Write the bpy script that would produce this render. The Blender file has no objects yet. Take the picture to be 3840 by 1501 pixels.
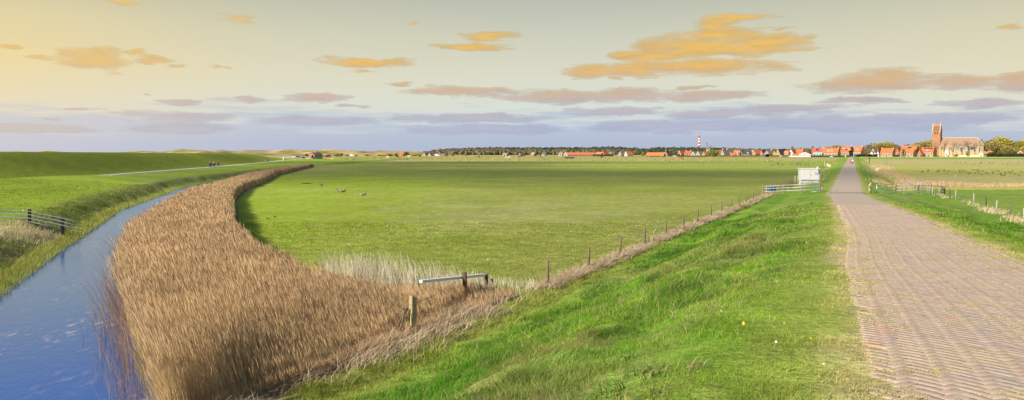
import bpy, bmesh, math, random
import numpy as np
from mathutils import Vector, Matrix, noise as mnoise
random.seed(7); RNG = np.random.default_rng(7)
SC = bpy.context.scene
COL = SC.collection
F = 3000.0; CX = 1920.0; HY = 570.0; EYE = 5.3     # focal length and horizon in photo pixels, eye height in metres

# ------------------------------------------------------------------ helpers
def link(o, parent=None):
    COL.objects.link(o)
    if parent is not None: o.parent = parent
    return o
def tag(o, label=None, cat=None, group=None, kind=None):
    if label: o['label'] = label
    if cat: o['category'] = cat
    if group: o['group'] = group
    if kind: o['kind'] = kind
    return o
def empty(name, loc, rz=0.0, s=1.0):
    o = bpy.data.objects.new(name, None); o.empty_display_size = .3
    o.location = loc; o.rotation_euler = (0, 0, rz); o.scale = (s, s, s)
    return link(o)
def copy_tree(o, parent=None):
    kids = [c for c in COL.objects if c.parent == o]
    c = o.copy(); COL.objects.link(c)
    if parent is not None: c.parent = parent
    for ch in kids: copy_tree(ch, c)
    return c
KIDS = {}
def reg(root):            # remember a prototype's tree so that copying it is quick
    def tree(o): return [(c, tree(c)) for c in COL.objects if c.parent == o]
    KIDS[root.name] = tree(root); return root
def dup(root, loc, rz=0.0, s=1.0, sz=None):
    c = root.copy(); COL.objects.link(c); c.location = loc; c.rotation_euler = (0, 0, rz)
    c.scale = (s, s, sz if sz else s)
    def rec(items, par):
        for o, sub in items:
            d = o.copy(); COL.objects.link(d); d.parent = par; rec(sub, d)
    rec(KIDS[root.name], c); return c

class MB:
    def __init__(s): s.v = []; s.f = []
    def add(s, vs, fs):
        n = len(s.v); s.v += [tuple(p) for p in vs]; s.f += [tuple(i+n for i in q) for q in fs]; return s
    def box(s, c, d, rz=0.0, M=None, taper=1.0):
        x, y, z = d[0]/2, d[1]/2, d[2]/2; vs = []
        for sz in (-1, 1):
            t = taper if sz > 0 else 1.0
            for sx, sy in ((-1, -1), (1, -1), (1, 1), (-1, 1)):
                p = Vector((sx*x*t, sy*y*t, sz*z))
                if M is not None: p = M @ p
                if rz: p = Matrix.Rotation(rz, 3, 'Z') @ p
                vs.append(p + Vector(c))
        return s.add(vs, [(3, 2, 1, 0), (4, 5, 6, 7), (0, 1, 5, 4), (1, 2, 6, 5), (2, 3, 7, 6), (3, 0, 4, 7)])
    def tube(s, pts, rad, n=8, caps=True):
        pts = [Vector(p) for p in pts]
        rs = rad if isinstance(rad, (list, tuple)) else [rad]*len(pts)
        vs = []; fs = []
        for i, p in enumerate(pts):
            a = pts[max(i-1, 0)]; b = pts[min(i+1, len(pts)-1)]
            t = (b-a).normalized(); u = t.cross(Vector((0, 0, 1)))
            if u.length < .05: u = t.cross(Vector((0, 1, 0)))
            u.normalize(); w = t.cross(u)
            for k in range(n):
                g = 2*math.pi*k/n; vs.append(p + (u*math.cos(g)+w*math.sin(g))*rs[i])
        for i in range(len(pts)-1):
            for k in range(n):
                a = i*n+k; b = i*n+(k+1) % n; fs.append((a, b, b+n, a+n))
        if caps: fs.append(tuple(range(n))[::-1]); fs.append(tuple(range((len(pts)-1)*n, len(pts)*n)))
        return s.add(vs, fs)
    def lathe(s, prof, c=(0, 0, 0), n=16):
        vs = []; fs = []
        for r, z in prof:
            for k in range(n):
                g = 2*math.pi*k/n; vs.append((c[0]+r*math.cos(g), c[1]+r*math.sin(g), c[2]+z))
        for i in range(len(prof)-1):
            for k in range(n):
                a = i*n+k; b = i*n+(k+1) % n; fs.append((a, b, b+n, a+n))
        fs.append(tuple(range(n))[::-1]); fs.append(tuple(range((len(prof)-1)*n, len(prof)*n)))
        return s.add(vs, fs)
    def prism(s, poly, y0, y1):      # poly of (x, z), extruded along y
        n = len(poly); vs = [(x, y0, z) for x, z in poly]+[(x, y1, z) for x, z in poly]
        fs = [tuple(range(n)), tuple(range(2*n-1, n-1, -1))]+[(i, i+n, (i+1) % n+n, (i+1) % n) for i in range(n)]
        return s.add(vs, fs)
    def ball(s, c, r, seg=10, rings=7):
        vs = []; fs = []
        for i in range(1, rings):
            t = math.pi*i/rings
            for k in range(seg):
                g = 2*math.pi*k/seg
                vs.append((c[0]+r[0]*math.sin(t)*math.cos(g), c[1]+r[1]*math.sin(t)*math.sin(g), c[2]+r[2]*math.cos(t)))
        for i in range(rings-2):
            for k in range(seg):
                a = i*seg+k; b = i*seg+(k+1) % seg; fs.append((a, a+seg, b+seg, b))
        vs += [(c[0], c[1], c[2]+r[2]), (c[0], c[1], c[2]-r[2])]; T = len(vs)-2
        for k in range(seg):
            fs.append((T, k, (k+1) % seg)); a = (rings-2)*seg; fs.append((T+1, a+(k+1) % seg, a+k))
        return s.add(vs, fs)
    def build(s, name, m, parent=None, smooth=False, bevel=0, loc=None):
        me = bpy.data.meshes.new(name); me.from_pydata(s.v, [], s.f); me.update()
        bm = bmesh.new(); bm.from_mesh(me); bmesh.ops.recalc_face_normals(bm, faces=bm.faces)
        if bevel: bmesh.ops.bevel(bm, geom=list(bm.edges), offset=bevel, segments=1, affect='EDGES')
        bm.to_mesh(me); bm.free()
        if smooth: me.polygons.foreach_set('use_smooth', [True]*len(me.polygons))
        me.materials.append(m)
        o = bpy.data.objects.new(name, me); link(o, parent)
        if loc: o.location = loc
        return o

def fast_mesh(name, V, Q, mats, cols=None, smooth=False, nside=4):
    """V (n,3), Q (m,nside) arrays -> mesh object, optional per-vertex colour 'tint'."""
    me = bpy.data.meshes.new(name)
    V = np.ascontiguousarray(V, dtype=np.float32); Q = np.ascontiguousarray(Q, dtype=np.int32)
    me.vertices.add(len(V)); me.vertices.foreach_set('co', V.ravel())
    me.loops.add(Q.size); me.loops.foreach_set('vertex_index', Q.ravel())
    me.polygons.add(len(Q)); me.polygons.foreach_set('loop_start', np.arange(0, Q.size, nside, dtype=np.int32))
    me.polygons.foreach_set('loop_total', np.full(len(Q), nside, dtype=np.int32))
    if smooth: me.polygons.foreach_set('use_smooth', np.ones(len(Q), dtype=bool))
    me.update(calc_edges=True)
    if cols is not None:
        at = me.color_attributes.new('tint', 'FLOAT_COLOR', 'POINT')
        c4 = np.ones((len(V), 4), dtype=np.float32); c4[:, :3] = cols
        at.data.foreach_set('color', c4.ravel())
    me.materials.append(mats)
    return link(bpy.data.objects.new(name, me))

# ------------------------------------------------------------------ materials
def nodes_of(m): m.use_nodes = True; nt = m.node_tree; nt.nodes.clear(); return nt
class NT:
    def __init__(s, nt): s.nt = nt
    def n(s, t, **kw):
        x = s.nt.nodes.new(t)
        for k, v in kw.items():
            if k == 'inp':
                for a, b in v.items():
                    if hasattr(b, 'is_output') or isinstance(b, bpy.types.NodeSocket): s.nt.links.new(b, x.inputs[a])
                    else: x.inputs[a].default_value = b
            else: setattr(x, k, v)
        return x
    def math(s, op, a, b=0.0, c=None, clamp=False):
        i = {0: a, 1: b}
        if c is not None: i[2] = c
        return s.n('ShaderNodeMath', operation=op, use_clamp=clamp, inp=i).outputs[0]
    def vm(s, op, a, b=(0, 0, 0), out=0):
        return s.n('ShaderNodeVectorMath', operation=op, inp={0: a, 1: b}).outputs[out]
    def mix(s, f, a, b, bt='MIX'):
        x = s.n('ShaderNodeMix', data_type='RGBA', blend_type=bt)
        for k, v in ((0, f), (6, a), (7, b)):
            if isinstance(v, bpy.types.NodeSocket): s.nt.links.new(v, x.inputs[k])
            else: x.inputs[k].default_value = v if k == 0 else (tuple(v)+(1,) if len(v) == 3 else v)
        return x.outputs[2]
    def ramp(s, f, stops, interp='LINEAR'):
        x = s.n('ShaderNodeValToRGB', inp={0: f}); r = x.color_ramp; r.interpolation = interp
        while len(r.elements) < len(stops): r.elements.new(.5)
        for e, (p, c) in zip(r.elements, stops):
            e.position = p; e.color = (c, c, c, 1) if isinstance(c, (int, float)) else tuple(c)+(1,)
        return x.outputs[0]
    def noise(s, vec, scale, detail=3, rough=.55, out='Fac'):
        i = {'Scale': scale, 'Detail': detail, 'Roughness': rough}
        if vec is not None: i['Vector'] = vec
        return s.n('ShaderNodeTexNoise', inp=i).outputs[out]
    def out(s, sh): s.n('ShaderNodeOutputMaterial', inp={0: sh})

def C(r, g, b):      # sRGB 0-255 to linear
    f = lambda c: (c/12.92 if c <= .04045 else ((c+.055)/1.055)**2.4)
    return (f(r/255), f(g/255), f(b/255))
MATS = {}
def mat(name, col, rough=.8, var=.25, scale=3.0, metal=0.0, bump=0.0, stretch=None, spec=.3, alt=None):
    if name in MATS: return MATS[name]
    m = bpy.data.materials.new(name); N = NT(nodes_of(m)); MATS[name] = m
    tc = N.n('ShaderNodeTexCoord').outputs['Object']
    if stretch: tc = N.vm('MULTIPLY', tc, stretch)
    nz = N.noise(tc, scale, 5, .6)
    lo = tuple(c*(1-var) for c in col); hi = tuple(min(1, c*(1+var)) for c in col) if alt is None else alt
    base = N.mix(N.ramp(nz, [(.3, 0.0), (.7, 1.0)]), lo, hi)
    b = N.n('ShaderNodeBsdfPrincipled', inp={'Base Color': base, 'Roughness': rough, 'Metallic': metal, 'Specular IOR Level': spec})
    if bump:
        bp = N.n('ShaderNodeBump', inp={'Strength': .7, 'Distance': bump, 'Height': nz})
        N.nt.links.new(bp.outputs[0], b.inputs['Normal'])
    N.out(b.outputs[0]); return m

def tint_mat(name, transl=.35, rough=.75, var=.25, nscale=1.5):
    """plant matter: colour from the 'tint' attribute, broken up by noise, slightly translucent"""
    m = bpy.data.materials.new(name); N = NT(nodes_of(m))
    at = N.n('ShaderNodeAttribute', attribute_name='tint').outputs['Color']
    geo = N.n('ShaderNodeNewGeometry').outputs['Position']
    nz = N.noise(geo, nscale, 4, .6)
    k = N.n('ShaderNodeMapRange', inp={'Value': nz, 'From Min': .3, 'From Max': .7, 'To Min': 1-var, 'To Max': 1+var}).outputs[0]
    col = N.vm('SCALE', at); N.nt.links.new(k, col.node.inputs['Scale'])
    d = N.n('ShaderNodeBsdfPrincipled', inp={'Base Color': col, 'Roughness': rough, 'Specular IOR Level': .2})
    t = N.n('ShaderNodeBsdfTranslucent', inp={'Color': col})
    mx = N.n('ShaderNodeMixShader', inp={0: transl, 1: d.outputs[0], 2: t.outputs[0]})
    N.out(mx.outputs[0]); return m

# ------------------------------------------------------------------ terrain
def sm(a, b, x):
    t = np.clip((x-a)/(b-a), 0, 1); return t*t*(3-2*t)
def ip(Y, pts):
    p = np.array(pts, dtype=float); return np.interp(Y, p[:, 0], p[:, 1])
ROADX = [(-60, -22), (0, 1.95), (0.01, 1.98), (6, 4.56), (16, 8.52), (24.6, 12.2), (51, 22.6), (93, 38.9), (197, 82.9), (350, 148), (720, 305), (1000, 424)]
ROADZ = [(-60, 3.6), (0, 3.6), (6, 3.5), (16, 3.0), (24.6, 2.6), (35, 2.3), (51, 1.75), (70, 1.05), (93, .42), (120, .45), (197, .7), (350, .75), (600, .5), (850, .1), (1200, 0)]
WL = [(-40, 4), (0, -7), (10, -11), (20, -15), (32, -20.6), (45, -25.8), (58, -30.8), (82, -40), (138, -56), (160, -59.5), (213, -66), (277, -75)]
WR = [(-40, 12), (0, 1.4), (10, -3.9), (17, -7.3), (19.8, -8.9), (29, -14.0), (45, -21.0), (65, -27.4), (85, -33.8), (113, -40.3), (158, -51.8), (213, -61), (277, -71)]
RE = [(-40, -5), (0, -13), (10, -8.7), (17.7, -5.2), (22.9, -2.75), (28, -.5), (29.3, .1), (30, -6.6), (31, -8), (35, -11), (49, -17), (86, -30), (110, -37), (139, -43), (180, -53), (264, -67), (277, -70)]
PX = [(-40, -72), (60, -76), (100, -80), (163, -85.5), (258, -97.5), (350, -112), (460, -131.5), (600, -153), (700, -178), (760, -195)]
CREST = [(-100, 5.5), (158, 5.38), (300, 4.9), (450, 4.25), (600, 4.0)]
def road_x(Y): return ip(Y, ROADX)
def fence_x(Y): return .45*Y-12.7
def vnoise(X, Y, s, seed=0):
    """cheap smooth value noise, vectorised"""
    x = np.asarray(X)/s+seed*17.3; y = np.asarray(Y)/s+seed*9.1
    xi = np.floor(x).astype(np.int64); yi = np.floor(y).astype(np.int64); fx = x-xi; fy = y-yi
    fx = fx*fx*(3-2*fx); fy = fy*fy*(3-2*fy)
    def h(a, b):
        n = (a*374761393+b*668265263+seed*1442695041) & 0xffffffff
        n = ((n ^ (n >> 13))*1274126177) & 0xffffffff
        return ((n ^ (n >> 16)) & 0xffff)/65535.0
    return (h(xi, yi)*(1-fx)+h(xi+1, yi)*fx)*(1-fy)+(h(xi, yi+1)*(1-fx)+h(xi+1, yi+1)*fx)*fy
def fbm(X, Y, s, seed=0, o=3):
    r = 0; a = .5; t = 0
    for i in range(o): r = r+a*vnoise(X, Y, s/2**i, seed+i); t += a; a *= .5
    return r/t
def Z(X, Y):
    X = np.asarray(X, dtype=float); Y = np.asarray(Y, dtype=float)
    xr = road_x(Y); hr = ip(Y, ROADZ); lat = (X-xr)*.92; s = np.abs(lat)
    wl = np.where(Y < 100, (xr-fence_x(Y))*.92-.7, 7.0+3.0*(1-sm(95, 115, Y)))
    wr = np.where(Y < 100, 10.3, 6.0+4.0*(1-sm(95, 115, Y)))
    w = np.where(lat < 0, wl, wr)
    z = hr*(1-sm(2.4, w, s))
    # terraces trodden along the slope, tussocks, and an uneven field
    on = sm(2.6, 4.5, s)*(1-sm(w-1, w+1, s))*sm(-5, 2, Y)*(1-sm(80, 100, Y))
    z = z+on*(.085*np.sin(s*2.3+4*fbm(X, Y, 6, 3))+.20*(fbm(X, Y, 1.5, 5)-.5)+.10*(fbm(X, Y, .45, 6)-.5))
    z = z+(1-sm(2.2, 2.6, 4.4-s))*0
    off = sm(1.8, 2.4, s)
    z = z+off*(.05*(fbm(X, Y, .9, 8)-.5)+.10*(fbm(X, Y, 9, 9)-.5)*sm(8, 30, Y))
    # shallow side ditches beyond the gates
    fd = sm(104, 125, Y)*(1-sm(380, 480, Y))
    z = z-fd*.75*np.exp(-((lat-7.2)/1.3)**2)-fd*.6*np.exp(-((lat+8.2)/1.2)**2)
    # the wide ditch, its reed bed, left bank, meadow and dike
    fade = 1-sm(262, 290, Y)
    a = ip(Y, WL); b = ip(Y, WR); c = ip(Y, RE)
    bed = -.85+.85*np.clip((X-b)/np.maximum(c-b, .5), 0, 1)**1.4
    zb = np.where(X > c, z, np.minimum(bed, z))
    mid = (a+b)/2; hw = np.maximum((b-a)/2, .3); q = np.clip(np.abs(X-mid)/hw, 0, 1)
    zc = -.85-.7*(1-q**2)
    dl = a-X
    edge = dl+1.3*(fbm(X, Y, 2.5, 11)-.5)
    bankz = -.72+.14*sm(0, 1.4, dl)+.95*sm(1.2, 4.2, edge)
    bump = 1.05*np.exp(-((X+79)/22)**2-((Y-122)/34)**2)
    rough = .22*(fbm(X, Y, 1.2, 21)-.5)*sm(1.2, 2.5, edge)*(1-sm(4.5, 8.5, edge))
    bankz = bankz+bump*sm(2, 14, dl)+rough+.07*(fbm(X, Y, 7, 13)-.5)
    xp = ip(Y, PX); dd = xp-X
    bankz = bankz+(.32-bankz)*sm(-7, -2.2, dd)*(dl > 0)
    cr = ip(Y, CREST); endf = 1-sm(455, 560, Y+(dd-10)*1.5)
    dk = (cr-.32)*(sm(2.0, 19, dd)*.5+np.clip((dd-2)/17, 0, 1)*.5)*(1-sm(22, 42, dd))*endf
    zl = bankz+dk
    zz = np.where(X > b, zb, np.where(X > a, zc, zl))
    lf = sm(290, 262, Y) if False else fade
    far = np.where(X < a, zl*1.0, z)                      # beyond the ditch's end the two sides meet
    zz = zz*lf+np.where(X < a-6, zl, np.where(X < a+4, zl+(z-zl)*np.clip((X-a+6)/10, 0, 1), z))*(1-lf)
    out = sm(500, 700, Y)
    return zz*(1-out*(X < xp+20))+0*far
def z1(x, y): return float(Z(np.array([x]), np.array([y]))[0])
def at(px, Y, dz=0.0):
    x = (px-CX)/F*Y; return Vector((x, Y, z1(x, Y)+dz))
# ------------------------------------------------------------------ ground sheet
def deep_green(X, Y, s):
    a = fbm(X, Y, 1.7, 34); b = .5+.5*np.sin(s*2.3+4*fbm(X, Y, 6, 3)+2.2)
    return sm(.46, .60, a*.72+b*.20+.10*sm(5.5, 8.5, s))*sm(2.0, 3.0, s+(fbm(X, Y, 1.2, 35)-.5)*2)
def ground_tint(X, Y):
    """the real colours of the ground cover (species, straw, mud) by place"""
    n1 = fbm(X, Y, 11, 31); n2 = fbm(X, Y, 3.2, 32); n3 = fbm(X, Y, 40, 33); n4 = fbm(X*.35, Y, 26, 37)
    xr = road_x(Y); lat = (X-xr)*.92; s = np.abs(lat)
    def L(a, b, t): t = np.clip(t, 0, 1)[..., None]; return np.asarray(a)*(1-t)+np.asarray(b)*t
    fld = L((.195, .232, .030), (.255, .275, .058), sm(.35, .65, n1*.5+n4*.5))
    fld = L(fld, np.array((.25, .345, .012)), (1-sm(-28, 6, X+.02*Y))*sm(20, 30, Y)*(1-sm(120, 220, Y))*.9)
    fld = L(fld, np.array((.30, .29, .12)), sm(.56, .76, n2*.4+n3*.6)*.6)
    fld = L(fld, np.array((.27, .34, .045)), sm(170, 260, Y)*sm(-10, 60, X)*.7)
    # beyond the field's far edge: rough pasture in straw and olive bands
    edge = 452+14*(n3-.5)+X*.10
    farm = sm(edge, edge+8, Y)*(X < xr-10)
    rough = L((.36, .33, .11), (.26, .29, .065), sm(.38, .62, n4)); rough = L(rough, np.array((.45, .34, .17)), sm(.5, .7, n3)*.7)
    band = sm(660, 700, Y)*(1-sm(760, 800, Y)); rough = L(rough, np.array((.18, .26, .04)), band*.8)
    rough = L(rough, np.array((.42, .31, .17)), sm(560, 590, Y)*(1-sm(650, 680, Y))*sm(-60, 60, X)*.7)
    c = L(fld, rough, farm)
    # right side beyond the road
    rt = (lat > 8)
    rr = L((.38, .37, .07), (.46, .39, .15), sm(.4, .65, n1*.3+n4*.7))
    rr = L(rr, np.array((.43, .35, .18)), sm(118, 124, Y)*(1-sm(134, 146, Y))*.75)
    rr = L(rr, np.array((.40, .34, .15)), sm(262, 290, Y)*(1-sm(350, 420, Y))*.55)
    rr = L(rr, np.array((.42, .36, .19)), sm(430, 460, Y)*(1-sm(560, 580, Y))*.8)
    rr = L(rr, np.array((.15, .30, .03)), sm(565, 600, Y)*(1-sm(680, 720, Y))*.95)
    rr = L(rr, np.array((.44, .35, .19)), sm(700, 740, Y)*(1-sm(800, 830, Y))*.7)
    fr = L((.13, .22, .02), (.19, .27, .04), n1)
    c = np.where((rt & (Y > 112))[..., None], rr, np.where(rt[..., None], fr, c))
    # the embankment
    on = (1-sm(9.8, 12.0, s))*(1-sm(380, 460, Y)*0)
    g = L((.105, .222, .012), (.160, .268, .018), sm(.35, .65, n2))
    g = L(g, np.array((.22, .24, .06)), sm(.50, .68, n1)*.6)
    deep = deep_green(X, Y, s)
    g = L(g, np.array((.072, .185, .012)), deep*.6); g = L(g, np.array((.27, .25, .085)), sm(.5, .62, fbm(X, Y*.6, 1.9, 39))*sm(3.0, 4.2, s)*(1-sm(6.5, 8.0, s))*.45)
    verge = (1-sm(1.9, 3.4, s+1.0*(n2-.5)))
    g = L(g, np.array((.27, .29, .055)), verge*.75)
    g = L(g, np.array((.44, .33, .20)), (1-sm(1.6, 2.25, s+1.0*(n2-.5)))*.8)
    g = L(g, np.array((.21, .33, .030)), sm(140, 240, Y)*.6)
    embk = on*np.where(Y > 100, 1-sm(5.5, 8.5, s), 1)
    c = L(c, g, embk)
    dr = sm(108, 125, Y)*(1-sm(420, 500, Y))
    c = L(c, np.array((.43, .35, .19)), dr*np.exp(-((lat-5.6)/1.0)**2)*sm(.40, .6, fbm(X, Y, 14, 40))*.9)
    c = L(c, np.array((.43, .35, .19)), dr*np.exp(-((lat+6.6)/.9)**2)*sm(.45, .6, fbm(X, Y, 14, 41))*.8)
    # ditch, bed, banks, meadow, dike
    a = ip(Y, WL); b = ip(Y, WR); cc = ip(Y, RE); fade = 1-sm(280, 300, Y)
    inn = (X < cc+.4)*(X > a)*fade
    c = L(c, np.array((.16, .11, .065)), inn)
    dl = a-X
    m = L((.19, .28, .012), (.25, .33, .025), sm(.35, .65, n1)); m = L(m, np.array((.20, .27, .05)), sm(.5, .75, n2)*.5)
    sh = L((.20, .26, .02), (.28, .30, .06), n2)
    bank = L((.17, .22, .03), (.25, .24, .08), sm(.40, .66, fbm(X, Y, 1.5, 44)))
    e2 = dl+1.3*(fbm(X, Y, 2.5, 11)-.5)
    left = L(sh, bank, sm(1.1, 1.8, e2)); left = L(left, m, sm(4.2, 7.2, e2+1.5*(n2-.5)))
    tus = np.exp(-((X+32.5)/4.2)**2-((Y-50)/7)**2)
    left = L(left, np.array((.44, .38, .18)), sm(.45, .85, tus*(.55+.9*n2))*(dl > 1.0)*.85)
    dd = ip(Y, PX)-X
    dk = L((.18, .225, .010), (.21, .25, .014), n1)
    left = L(left, dk, sm(1.5, 3.5, dd)); left = L(left, rough, sm(560, 640, Y))
    c = L(c, left, ((X < a) & (Y < 700))*(1-sm(600, 700, Y)))
    return c*(.88+.24*fbm(X, Y, .7, 50, 2))[..., None]

def build_ground():
    rr = 1.2*1.0118**np.arange(760); rr = rr[rr < 9000]; rr = np.append(rr, 12000)
    th = np.concatenate([np.linspace(-180, -45, 40)[:-1], np.linspace(-45, -34, 30)[:-1], np.linspace(-34, 34, 620), np.linspace(34, 45, 30)[1:], np.linspace(45, 180, 40)[1:]])
    th = np.radians(th[:-1])
    R, T = np.meshgrid(rr, th, indexing='ij'); X = R*np.sin(T); Y = R*np.cos(T)
    V = np.stack([X, Y, Z(X, Y)], -1).reshape(-1, 3); nr, nt = X.shape
    i = np.arange(nr-1)[:, None]*nt; j = np.arange(nt)[None, :]; k = (j+1) % nt
    Q = np.stack([i+j, i+k, i+nt+k, i+nt+j], -1).reshape(-1, 4)[:, ::-1]
    m = bpy.data.materials.new('ground_cover'); N = NT(nodes_of(m))
    tint = N.n('ShaderNodeAttribute', attribute_name='tint').outputs['Color']
    P = N.n('ShaderNodeNewGeometry').outputs['Position']
    nA = N.noise(P, 9.0, 4, .65); nB = N.noise(P, 1.1, 4, .6); nC = N.noise(P, .12, 4, .6)
    k = N.math('MULTIPLY', N.n('ShaderNodeMapRange', inp={0: nA, 1: .3, 2: .7, 3: .62, 4: 1.38}).outputs[0],
               N.n('ShaderNodeMapRange', inp={0: nB, 1: .3, 2: .7, 3: .78, 4: 1.22}).outputs[0])
    k = N.math('MULTIPLY', k, N.n('ShaderNodeMapRange', inp={0: nC, 1: .3, 2: .7, 3: .88, 4: 1.12}).outputs[0])
    c = N.vm('SCALE', tint); N.nt.links.new(k, c.node.inputs['Scale'])
    # some tufts run to straw, some to deep green
    hue = N.mix(N.n('ShaderNodeMapRange', inp={0: N.noise(P, 3.1, 5, .65), 1: .42, 2: .68, 3: 0.0, 4: .30}).outputs[0], c, (.36, .33, .11))
    b = N.n('ShaderNodeBsdfPrincipled', inp={'Base Color': hue, 'Roughness': .9, 'Specular IOR Level': .1})
    bp = N.n('ShaderNodeBump', inp={'Strength': .8, 'Distance': .06, 'Height': N.math('ADD', nA, nB)})
    N.nt.links.new(bp.outputs[0], b.inputs['Normal']); N.out(b.outputs[0])
    o = fast_mesh('ground', V, Q, m, ground_tint(X, Y).reshape(-1, 3), smooth=True)
    tag(o, 'flat green polder pasture between the grassy road embankment and the dike', 'ground', kind='structure')
build_ground()

# ------------------------------------------------------------------ brick road
def strip(name, Ys, xl, xr_, dz, m, nx=6, cols=None, edge=0.0):
    V = []; 
    for Y, a, b in zip(Ys, xl, xr_):
        for k in range(nx+1):
            x = a+(b-a)*k/nx; V.append((x, Y, 0))
    V = np.array(V); V[:, 2] = Z(V[:, 0], V[:, 1])+dz; V[0::nx+1, 2] -= dz*edge; V[nx::nx+1, 2] -= dz*edge
    n = nx+1; i = (np.arange(len(Ys)-1)*n)[:, None]; j = np.arange(nx)[None, :]
    Q = np.stack([i+j, i+j+1, i+n+j+1, i+n+j], -1).reshape(-1, 4)
    return fast_mesh(name, V, Q, m, np.ones((len(V), 3)) if cols is None else cols, smooth=True)
HW = 1.9    # half width of the road measured along X
def road_mat(name, cols, bump):
    m = bpy.data.materials.new(name); N = NT(nodes_of(m))
    P = N.n('ShaderNodeNewGeometry').outputs['Position']
    a = N.noise(P, 4.0, 5, .7); b_ = N.noise(N.vm('MULTIPLY', P, (1, .5, 1)), .5, 4, .6); c_ = N.noise(P, 16.0, 3, .6)
    c = N.mix(N.ramp(a, [(.3, 0.0), (.7, 1.0)]), cols[0], cols[1]); c = N.mix(N.ramp(b_, [(.4, 0.0), (.7, .5)]), c, cols[2])
    c = N.mix(N.ramp(c_, [(.52, 0.0), (.66, .6)]), c, cols[3])
    b = N.n('ShaderNodeBsdfPrincipled', inp={'Base Color': c, 'Roughness': .85, 'Specular IOR Level': .25})
    bp = N.n('ShaderNodeBump', inp={'Strength': .8, 'Distance': bump, 'Height': c_}); N.nt.links.new(bp.outputs[0], b.inputs['Normal'])
    N.out(b.outputs[0]); return m
Ysr = np.concatenate([np.arange(1, 60, .5), np.arange(60, 860, 4)])
EDG = .22
cx = road_x(Ysr); wob = .0*Ysr
hwv = np.where(Ysr < 56, HW*.80, HW)
road = strip('road', Ysr, cx-hwv, cx+hwv, .0236, road_mat('brick_road_far', ((.37, .28, .22), (.43, .34, .26), (.41, .35, .24), (.36, .29, .20)), .006), nx=12, edge=.9)
tag(road, 'straight brick paved road running from the dike to the village', 'road', kind='structure')
def build_bricks():
    """herringbone clinkers on the near stretch of the road, each a little out of true"""
    L_, W_ = .215, .107
    V = []; Q = []; Cc = []; BX = []; rng = np.random.default_rng(3)
    tones = np.array([C(172, 144, 132), C(168, 142, 126), C(174, 150, 132), C(164, 136, 128), C(176, 150, 136), C(170, 140, 128), C(178, 156, 138), C(158, 142, 142), C(170, 146, 130)])
    ang = math.radians(45); ca, sa = math.cos(ang), math.sin(ang)
    ys = np.arange(3.0, 56, .01); arc = np.concatenate([[0], np.cumsum(np.hypot(np.diff(ys), np.diff(road_x(ys))))])
    n = int(62/W_)
    for i in range(-n, n):
        for j in range(-n, n):
            k = (i-j) % 4
            if k == 0: cxu, cyv, hx, hy = (i+1)*W_, (j+.5)*W_, L_/2, W_/2
            elif k == 2: cxu, cyv, hx, hy = (i+.5)*W_, (j+0.0)*W_, W_/2, L_/2
            else: continue
            u = (cxu*ca-cyv*sa); v = (cxu*sa+cyv*ca)
            if not (-HW*.94 < u < HW*.94 and 0 < v < arc[-1]): continue
            if abs(u) > 1.50+.34*float(fbm(np.array(0.), np.array(v), 1.3, 71))+rng.uniform(-.10, .06): continue
            g = .0022; hx2 = (hx-g)*rng.uniform(.92, 1.0); hy2 = (hy-g)*rng.uniform(.9, 1.0)
            t = rng.normal(0, .045)+(math.pi/4); c_, s_ = math.cos(t), math.sin(t)
            zt = .0245+rng.normal(0, .0006); tilt = rng.normal(0, .002, 2)
            Y = np.interp(v, arc, ys); xc = float(road_x(Y)); q = len(V)
            # local frame of the road (direction and its right-hand side)
            dx = float(road_x(Y+.5)-road_x(Y-.5)); d = math.hypot(dx, 1); tx, ty = dx/d, 1/d
            bx = xc+u*ty; by = Y-u*tx
            zz = 0.0
            for zz2, sh in ((zt-.06, 1.0), (zt-.0008, 1.0), (zt, .985)):
                for ax, ay in ((-1, -1), (1, -1), (1, 1), (-1, 1)):
                    lx = ax*hx2*sh; ly = ay*hy2*(sh if sh == 1 else .97)
                    uu = lx*c_-ly*s_; vv = lx*s_+ly*c_
                    V.append((bx+uu*ty+vv*tx, by-uu*tx+vv*ty, zz+zz2+tilt[0]*lx+tilt[1]*ly))
            Q += [(q+8, q+9, q+10, q+11)]+[(q+a, q+(a+1) % 4, q+4+(a+1) % 4, q+4+a) for a in range(4)]+[(q+4+a, q+4+(a+1) % 4, q+8+(a+1) % 4, q+8+a) for a in range(4)]
            col = tones[rng.integers(0, len(tones)) if rng.random() < .8 else rng.integers(2, 5)]*rng.uniform(.88, 1.08)
            if rng.random() < .004: col = np.array(C(188, 122, 100))
            Cc += [col]*12
    V = np.array(V); V[:, 2] += Z(V[:, 0], V[:, 1])-.019*np.clip((np.abs(V[:, 0]-road_x(V[:, 1]))*.92-1.25)/.5, 0, 1)
    m = bpy.data.materials.new('clinker'); N = NT(nodes_of(m))
    at_ = N.n('ShaderNodeAttribute', attribute_name='tint').outputs['Color']; P = N.n('ShaderNodeNewGeometry').outputs['Position']
    c = N.mix(N.ramp(N.noise(P, 22, 5, .7), [(.35, 0.0), (.7, .7)]), at_, C(190, 166, 138))
    c = N.mix(N.ramp(N.noise(P, .9, 5, .65), [(.42, 0.0), (.66, .55)]), c, C(184, 168, 132)); c = N.mix(N.ramp(N.noise(P, 2.3, 5, .65), [(.55, 0.0), (.75, .45)]), c, C(150, 122, 108))
    b = N.n('ShaderNodeBsdfPrincipled', inp={'Base Color': c, 'Roughness': .8, 'Specular IOR Level': .3})
    bp = N.n('ShaderNodeBump', inp={'Strength': .6, 'Distance': .006, 'Height': N.noise(P, 60, 4, .7)}); N.nt.links.new(bp.outputs[0], b.inputs['Normal'])
    N.out(b.outputs[0])
    o = fast_mesh('road_bricks', V, np.array(Q), m, np.array(Cc))
    tag(o, 'pinkish herringbone paving bricks of the near road with moss in the joints', 'paving', kind='structure')
build_bricks()

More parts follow.
